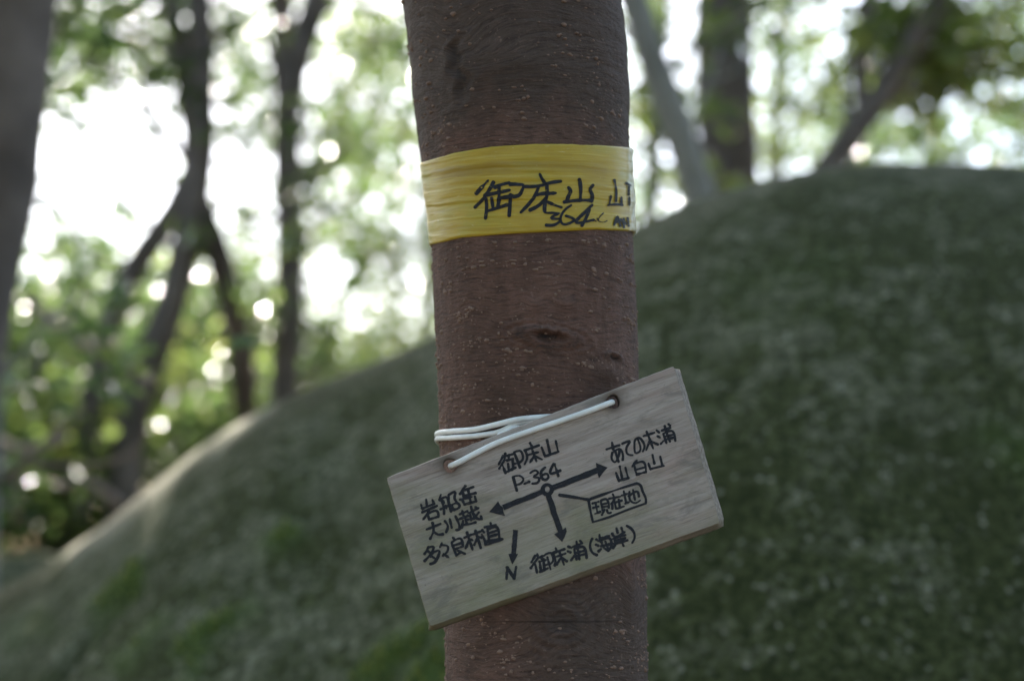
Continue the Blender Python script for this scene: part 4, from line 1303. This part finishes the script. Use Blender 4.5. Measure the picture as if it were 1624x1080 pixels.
SHADE = []  # leaf masses added along the sun direction to shade the boulder
for px_ in np.arange(-0.85, 2.6, 0.58):
    for py_ in (2.2, 2.9, 3.6):
        p_ = np.array([px_, py_, 1.9]) + np.array(SUN_DIR) * (3.5 / SUN_DIR[2])
        SHADE.append(p_)
def shade_tree(x0, x1, seed, y=7.4, xt=None):
    cl = [p for p in SHADE if x0 <= p[0] < x1]
    xm = (x0 + x1) / 2 if xt is None else xt
    off = np.array([xm, y, -0.06])
    t_ = thing('added_canopy_tree', tuple(off), 'tall tree added so that its high leafy crown shades the boulder', 'tree', 'tall trees added for shade')
    spp = spline([(0, 0, -0.2), (0.1, -0.4, 2.6), (0, -0.9, 5.2)], 30)
    V, fs = tube(spp, np.linspace(0.08, 0.045, 30), 12, rough=0.15, seed=seed)
    mesh_np('trunk', V, fs, M_TBROWN, t_)
    for c in cl:
        e = c - off
        V, fs = tube(spline([spp[26], (spp[26] + e) / 2 + [0, 0, 0.2], e], 14), np.linspace(0.025, 0.006, 14), 7)
        mesh_np('limb', V, fs, M_TBROWN, t_)
    _crown(t_, [(c, (0.55, 0.55, 0.4), 620) for c in cl], off, M_LEAF, 0.12, seed)

# further forest behind, each with its own trunk and crown
FAR_DARK = 'slim brown stemmed tree with dark leaves in the blurred forest far behind the boulder'
FAR_PALE = 'slim pale stemmed tree with light green leaves in the blurred forest far behind the boulder'
def far_tree(px, Y, cl, r=0.07, mat=M_TBROWN, lm=M_LEAF, seed=0, dx=12):
    btree('forest_tree', FAR_PALE if lm is M_LEAFB else FAR_DARK, Y, [(px + dx, -60), (px, 150), (px - dx, 350), (px - dx, 560)], (r, r * 1.2), mat, cl, leafmat=lm, seed=seed, group='pale trees of the far forest' if lm is M_LEAFB else 'dark trees of the far forest', size=0.085)

far_tree(300, 9.5, [(150, 20, 9.5, 0.5, 330), (120, 90, 9.5, 0.4, 240), (215, 70, 9.6, 0.45, 260), (200, 130, 9.6, 0.3, 120), (120, 500, 9.2, 0.5, 380), (230, 510, 9.2, 0.5, 360)], 0.03, seed=201)
far_tree(690, 10.5, [(560, 180, 10.5, 0.5, 110), (620, 250, 10.6, 0.4, 110), (540, 60, 10.5, 0.5, 130), (640, 90, 10.4, 0.4, 130), (560, 400, 10.4, 0.5, 130), (650, 420, 10.4, 0.4, 120), (600, 330, 10.5, 0.4, 90), (510, 300, 10.5, 0.4, 70), (600, 470, 10.2, 0.5, 240), (660, 520, 10.2, 0.4, 190), (520, 520, 10.2, 0.5, 200)], 0.025, M_TPALE, M_LEAFB, 211)
far_tree(452, 11.0, [(400, 420, 11, 0.55, 240), (380, 520, 11, 0.6, 330), (420, 560, 10.8, 0.5, 280), (400, 300, 11, 0.45, 100), (390, 180, 11, 0.4, 70), (400, 70, 11, 0.5, 90), (300, 450, 11, 0.5, 200)], 0.02, M_TPALE, M_LEAFB, 221)
_g = np.random.default_rng(640)
MIDL = [(_g.uniform(480, 690), _g.uniform(-20, 520), _g.uniform(8.5, 11), 0.36, 95) for _ in range(22)]
MIDA = [(_g.uniform(335, 450), _g.uniform(-20, 520), _g.uniform(9, 11.5), 0.34, 90) for _ in range(13)]
far_tree(700, 9.6, MIDL, 0.02, M_TPALE, M_LEAFB, 291)
far_tree(455, 10.2, MIDA, 0.02, M_TBROWN, M_LEAF, 295)
far_tree(1040, 9.0, [(1020, 60, 9, 0.4, 150), (1040, 180, 9, 0.4, 190), (1020, 290, 9, 0.4, 200), (1080, 330, 9, 0.3, 120)], 0.05, seed=231)
far_tree(1235, 9.8, [(1215, 60, 9.8, 0.45, 240), (1230, 160, 9.8, 0.4, 230), (1260, 230, 9.8, 0.4, 240), (1220, 260, 9.6, 0.3, 160), (1300, 180, 9.9, 0.35, 150)], 0.05, M_TPALE, M_LEAFB, 241)
far_tree(1372, 11.0, [(1340, 240, 8, 0.24, 110), (1400, 232, 8, 0.22, 90), (1470, 240, 8, 0.22, 100), (1540, 238, 8, 0.24, 90), (1610, 236, 8, 0.26, 110), (1500, 60, 9, 0.35, 120), (1600, 150, 9, 0.25, 60), (1330, 40, 11, 0.4, 120), (1290, 130, 11, 0.4, 150), (1350, 150, 11, 0.4, 150), (1240, 20, 11, 0.4, 150), (1330, 210, 11, 0.4, 150), (1400, 230, 11, 0.4, 130), (1460, 200, 11, 0.4, 120), (1560, 20, 11, 0.7, 300), (1440, 20, 11, 0.6, 280)], 0.06, seed=251)
far_tree(1760, 10.0, [(1500, 150, 10, 0.4, 150), (1590, 190, 10, 0.35, 110), (1450, 110, 10, 0.4, 150), (1600, 300, 10, 0.5, 200), (1520, 270, 10, 0.4, 140), (1610, 60, 10, 0.5, 240)], 0.05, M_TPALE, M_LEAFB, 261)
far_tree(-120, 9.0, [(-100, 100, 9, 0.9, 500), (-150, 350, 9, 0.9, 500), (-80, 560, 9, 0.8, 500)], 0.08, seed=271)
for k_, (px_, Y_) in enumerate([(-420, 7.5), (-700, 6.5), (-1000, 8.5), (-1350, 6.0), (2150, 7.0), (2500, 6.5), (2900, 8.0)]):
    far_tree(px_, Y_, [(px_ + dx_, dy_, Y_ + 0.3, 0.7, 330) for dx_, dy_ in ((0, -50), (-170, 130), (150, 180), (-60, 330), (120, 430), (-160, 540))], 0.07, seed=600 + k_)
far_tree(1800, 8.5, [(1780, 60, 8.5, 0.8, 500), (1820, 280, 8.5, 0.7, 400)], 0.08, seed=281)

shade_tree(-1.8, -0.4, 501, 7.2)
shade_tree(-0.4, 1.1, 502, 7.8)
shade_tree(1.1, 3.0, 503, 7.0, 3.1)

# the wood further down the slope, one leafy mass
def distant_wood():
    g_ = np.random.default_rng(77)
    cl = []
    for k_ in range(170):
        Y = g_.uniform(13, 24)
        x = g_.uniform(-0.52, 0.52) * Y
        px = 812 + F * x / Y
        tl = np.interp(px, [-300, 0, 300, 500, 700, 1000, 1200, 1624, 2000], [2.6, 2.3, 2.5, 2.3, 2.5, 3.6, 4.0, 3.8, 4.0]) * (Y / 16)
        z = CAM_Z + tl * (g_.random() ** 0.8) * g_.uniform(0.6, 1.15)
        if g_.random() < 0.3: z = g_.uniform(-0.5, 1.6)
        cl.append((np.array([x, Y, z]), (0.9, 0.8, 0.55), 150))
    o = leaf_mesh('distant_wood', cl, M_LEAFB, None, 0.12, 78, 'stuff')
    tag(o, 'pale green wood further down the slope, blurred to one leafy mass', 'wood')

distant_wood()

# unseen trees added round the viewpoint to block sky light from the foreground
def unseen_shade_tree(x, y, h, r, crown, seed):
    t_ = thing('unseen_shade_tree', (x, y, -0.06), 'leafy evergreen tree added out of view to darken the foreground', 'tree', 'unseen trees added to darken the foreground')
    g_ = np.random.default_rng(seed)
    bend = g_.normal(size=2) * 0.15
    sp = spline([(0, 0, -0.2), (bend[0], bend[1], h * 0.5), (bend[0] * 2, bend[1] * 2, h)], 30)
    V, fs = tube(sp, np.linspace(r * 1.3, r * 0.5, 30), 12, rough=0.15, seed=seed)
    mesh_np('trunk', V, fs, M_TBROWN, t_)
    off = np.array([x, y, -0.06])
    cl = []
    for k_ in range(crown):
        a = k_ * 2.4 + g_.random()
        f = (k_ + 0.5) / crown
        e = np.array([math.cos(a) * 1.1, math.sin(a) * 1.1, h * (0.42 + 0.62 * f)])
        s_ = sp[int(np.clip(29 * (0.3 + 0.6 * f), 0, 29))]
        V, fs = tube(spline([s_, (s_ + e) / 2 + [0, 0, 0.15], e], 12), np.linspace(0.025, 0.006, 12), 7)
        mesh_np('limb', V, fs, M_TBROWN, t_)
        cl.append((e + off, (1.0, 1.0, 0.65), 420))
    _crown(t_, cl, off, M_LEAF, 0.11, seed)

for k_, (x, y, h) in enumerate([(-2.6, -0.6, 5.0), (2.9, -0.4, 5.2), (-1.6, -2.8, 5.2), (1.5, -3.0, 5.0), (0.0, -4.4, 5.5), (-3.4, 1.6, 5.2), (3.8, 1.8, 5.2), (3.4, -3.4, 5.0), (-3.8, -3.2, 5.0)]):
    unseen_shade_tree(x, y, h, 0.09, 9, 400 + k_)

# ------------------------------------------------------------------ shrubs of the understorey
def shrub(px, py, Y, rad, n, mat, seed, label, group=None, size=0.062):
    c = P(px, py, Y)
    gz_ = ground_z(c[0], c[1])
    t_ = thing('shrub', (c[0], c[1], gz_), label, 'shrub', group)
    off = np.array([c[0], c[1], gz_])
    g_ = np.random.default_rng(seed)
    cl = []
    h = c[2] - gz_
    for k_ in range(6):
        d = g_.normal(size=3) * np.array([rad, rad * 0.8, rad * 0.6]) * 0.55
        e = np.array([0, 0, h]) + d
        m = e * 0.5 + g_.normal(size=3) * 0.08; m[2] = h * 0.5
        V, fs = tube(spline([np.array([g_.normal() * .05, g_.normal() * .05, -0.1]), m, e], 16), np.linspace(0.012, 0.004, 16), 7, rough=0.1)
        mesh_np('stem', V, fs, M_TBROWN, t_)
        cl.append((e + off, (rad * 0.6, rad * 0.55, rad * 0.5), n // 2))
    lo = [(np.array([g_.normal() * rad * .5, g_.normal() * rad * .4, h * f]) + off, (rad * .6, rad * .5, rad * .5), n // 3) for f in (0.35, 0.6)]
    _crown(t_, cl + lo, off, mat, size, seed)
    return t_

for k_, (px, py, Y, rad, n, m) in enumerate([
        (40, 560, 5.6, 0.42, 420, M_LEAF), (150, 520, 6.4, 0.45, 420, M_LEAF), (80, 700, 5.2, 0.40, 420, M_LEAF), (190, 640, 6.0, 0.42, 420, M_LEAFB), (270, 560, 6.8, 0.45, 420, M_LEAF),
        (280, 660, 6.2, 0.34, 340, M_LEAF), (350, 600, 7.0, 0.40, 360, M_LEAF), (30, 800, 4.9, 0.30, 300, M_LEAFB), (130, 780, 5.3, 0.34, 320, M_LEAF), (430, 560, 7.6, 0.40, 320, M_LEAFB),
        (-60, 620, 5.0, 0.45, 420, M_LEAF), (330, 500, 8.0, 0.5, 420, M_LEAFB), (60, 460, 7.4, 0.45, 380, M_LEAF), (500, 580, 8.0, 0.40, 260, M_LEAFB), (600, 560, 8.6, 0.36, 200, M_LEAFB),
        (-200, 700, 4.6, 0.5, 420, M_LEAF), (20, 640, 6.8, 0.5, 420, M_LEAF), (210, 730, 6.4, 0.4, 340, M_LEAF),
        (-420, 700, 5.0, 0.55, 420, M_LEAF), (-700, 760, 4.6, 0.5, 420, M_LEAF), (-950, 680, 5.4, 0.6, 420, M_LEAFB), (-1300, 740, 4.4, 0.55, 420, M_LEAF), (-560, 560, 6.6, 0.6, 420, M_LEAF)]):
    if m is M_LEAF:
        shrub(px, py, Y, rad, n, m, 300 + k_, 'dark green glossy leaved shrub in the thicket past the left flank of the boulder', 'dark thicket shrubs')
    else:
        shrub(px, py, Y, rad, n, m, 300 + k_, 'light yellow green shrub in the thicket past the left flank of the boulder', 'light thicket shrubs')

# dead branches caught in the thicket
def dead_branch(pts, r0, r1, label, twigs=(), seed=0):
    q = [P(*p) for p in pts]
    off = q[0].copy()
    t_ = thing('dead_branch', tuple(off), label, 'branch', None)
    V, fs = tube(spline(q, 30) - off, np.linspace(r0, r1, 30), 9, rough=0.15, seed=seed)
    mesh_np('stick', V, fs, M_TWIG, t_)
    for tw in twigs:
        q2 = [P(*p) for p in tw]
        V, fs = tube(spline(q2, 14) - off, np.linspace(r1, r1 * 0.4, 14), 7, rough=0.1, seed=seed)
        mesh_np('twig', V, fs, M_TWIG, t_)

dead_branch([(40, 470, 4.6), (90, 515, 4.5), (150, 555, 4.5), (215, 585, 4.6)], 0.020, 0.012, 'leafless pinkish dead branch slanting through the shrubs', [[(110, 530, 4.5), (115, 490, 4.55), (130, 455, 4.6)]], 1)
dead_branch([(-20, 690, 4.2), (30, 712, 4.2), (75, 705, 4.2), (105, 690, 4.25)], 0.016, 0.010, 'pale curved dead branch hanging low among the shrubs', [[(30, 712, 4.2), (26, 770, 4.2), (24, 830, 4.25)]], 2)
dead_branch([(190, 800, 4.4), (150, 770, 4.4), (90, 770, 4.45), (40, 760, 4.5)], 0.014, 0.009, 'short brown dead branch lying beside the low mossy rock', [], 3)

# ------------------------------------------------------------------ moss tufts and fallen leaves
def scatter_moss():
    sel = np.where(BMOSS > 0.55)[0]
    g_ = np.random.default_rng(9)
    pk = g_.choice(sel, size=min(5200, len(sel) * 3))
    p = BV[pk] + g_.normal(size=(len(pk), 3)) * 0.004
    n = len(p)
    d = g_.normal(size=(n, 3)) * 0.6 + np.array([0, -0.5, 0.9]); d /= np.linalg.norm(d, axis=1)[:, None]
    s = np.cross(d, g_.normal(size=(n, 3))); s /= np.linalg.norm(s, axis=1)[:, None]
    L = g_.uniform(0.006, 0.013, n)[:, None]
    V = np.stack([p - s * 0.0016, p + s * 0.0016, p + d * L + s * 0.0008, p + d * L - s * 0.0008], 1).reshape(-1, 3)
    q = np.arange(n)[:, None] * 4 + np.arange(4)[None]
    o = mesh_np('moss_tufts', V, q, M_MOSS, None, smooth=False)
    tag(o, 'bright green moss tufts growing in streaks on the boulder face', 'moss', kind='stuff')

scatter_moss()
g_ = np.random.default_rng(12)
n = 5000
xy = np.stack([g_.uniform(-6, 6, n), g_.uniform(-3, 9, n)], 1)
zz = -0.05 + 0.03 * g_.random(n)
ax = np.stack([np.cos(a_ := g_.uniform(0, 6.28, n)), np.sin(a_), g_.normal(size=n) * 0.25], 1)
sdv = np.stack([-np.sin(a_), np.cos(a_), g_.normal(size=n) * 0.25], 1)
c = np.column_stack([xy, zz + 0.02])
L = g_.uniform(0.025, 0.05, n)[:, None]
V = np.stack([c - ax * L, c + sdv * L * .4, c + ax * L, c - sdv * L * .4], 1).reshape(-1, 3)
lit = mesh_np('leaf_litter', V, np.arange(n)[:, None] * 4 + np.arange(4)[None], M_LITTER, None, smooth=False)
tag(lit, 'brown fallen leaves scattered over the forest floor', 'leaves', kind='stuff')
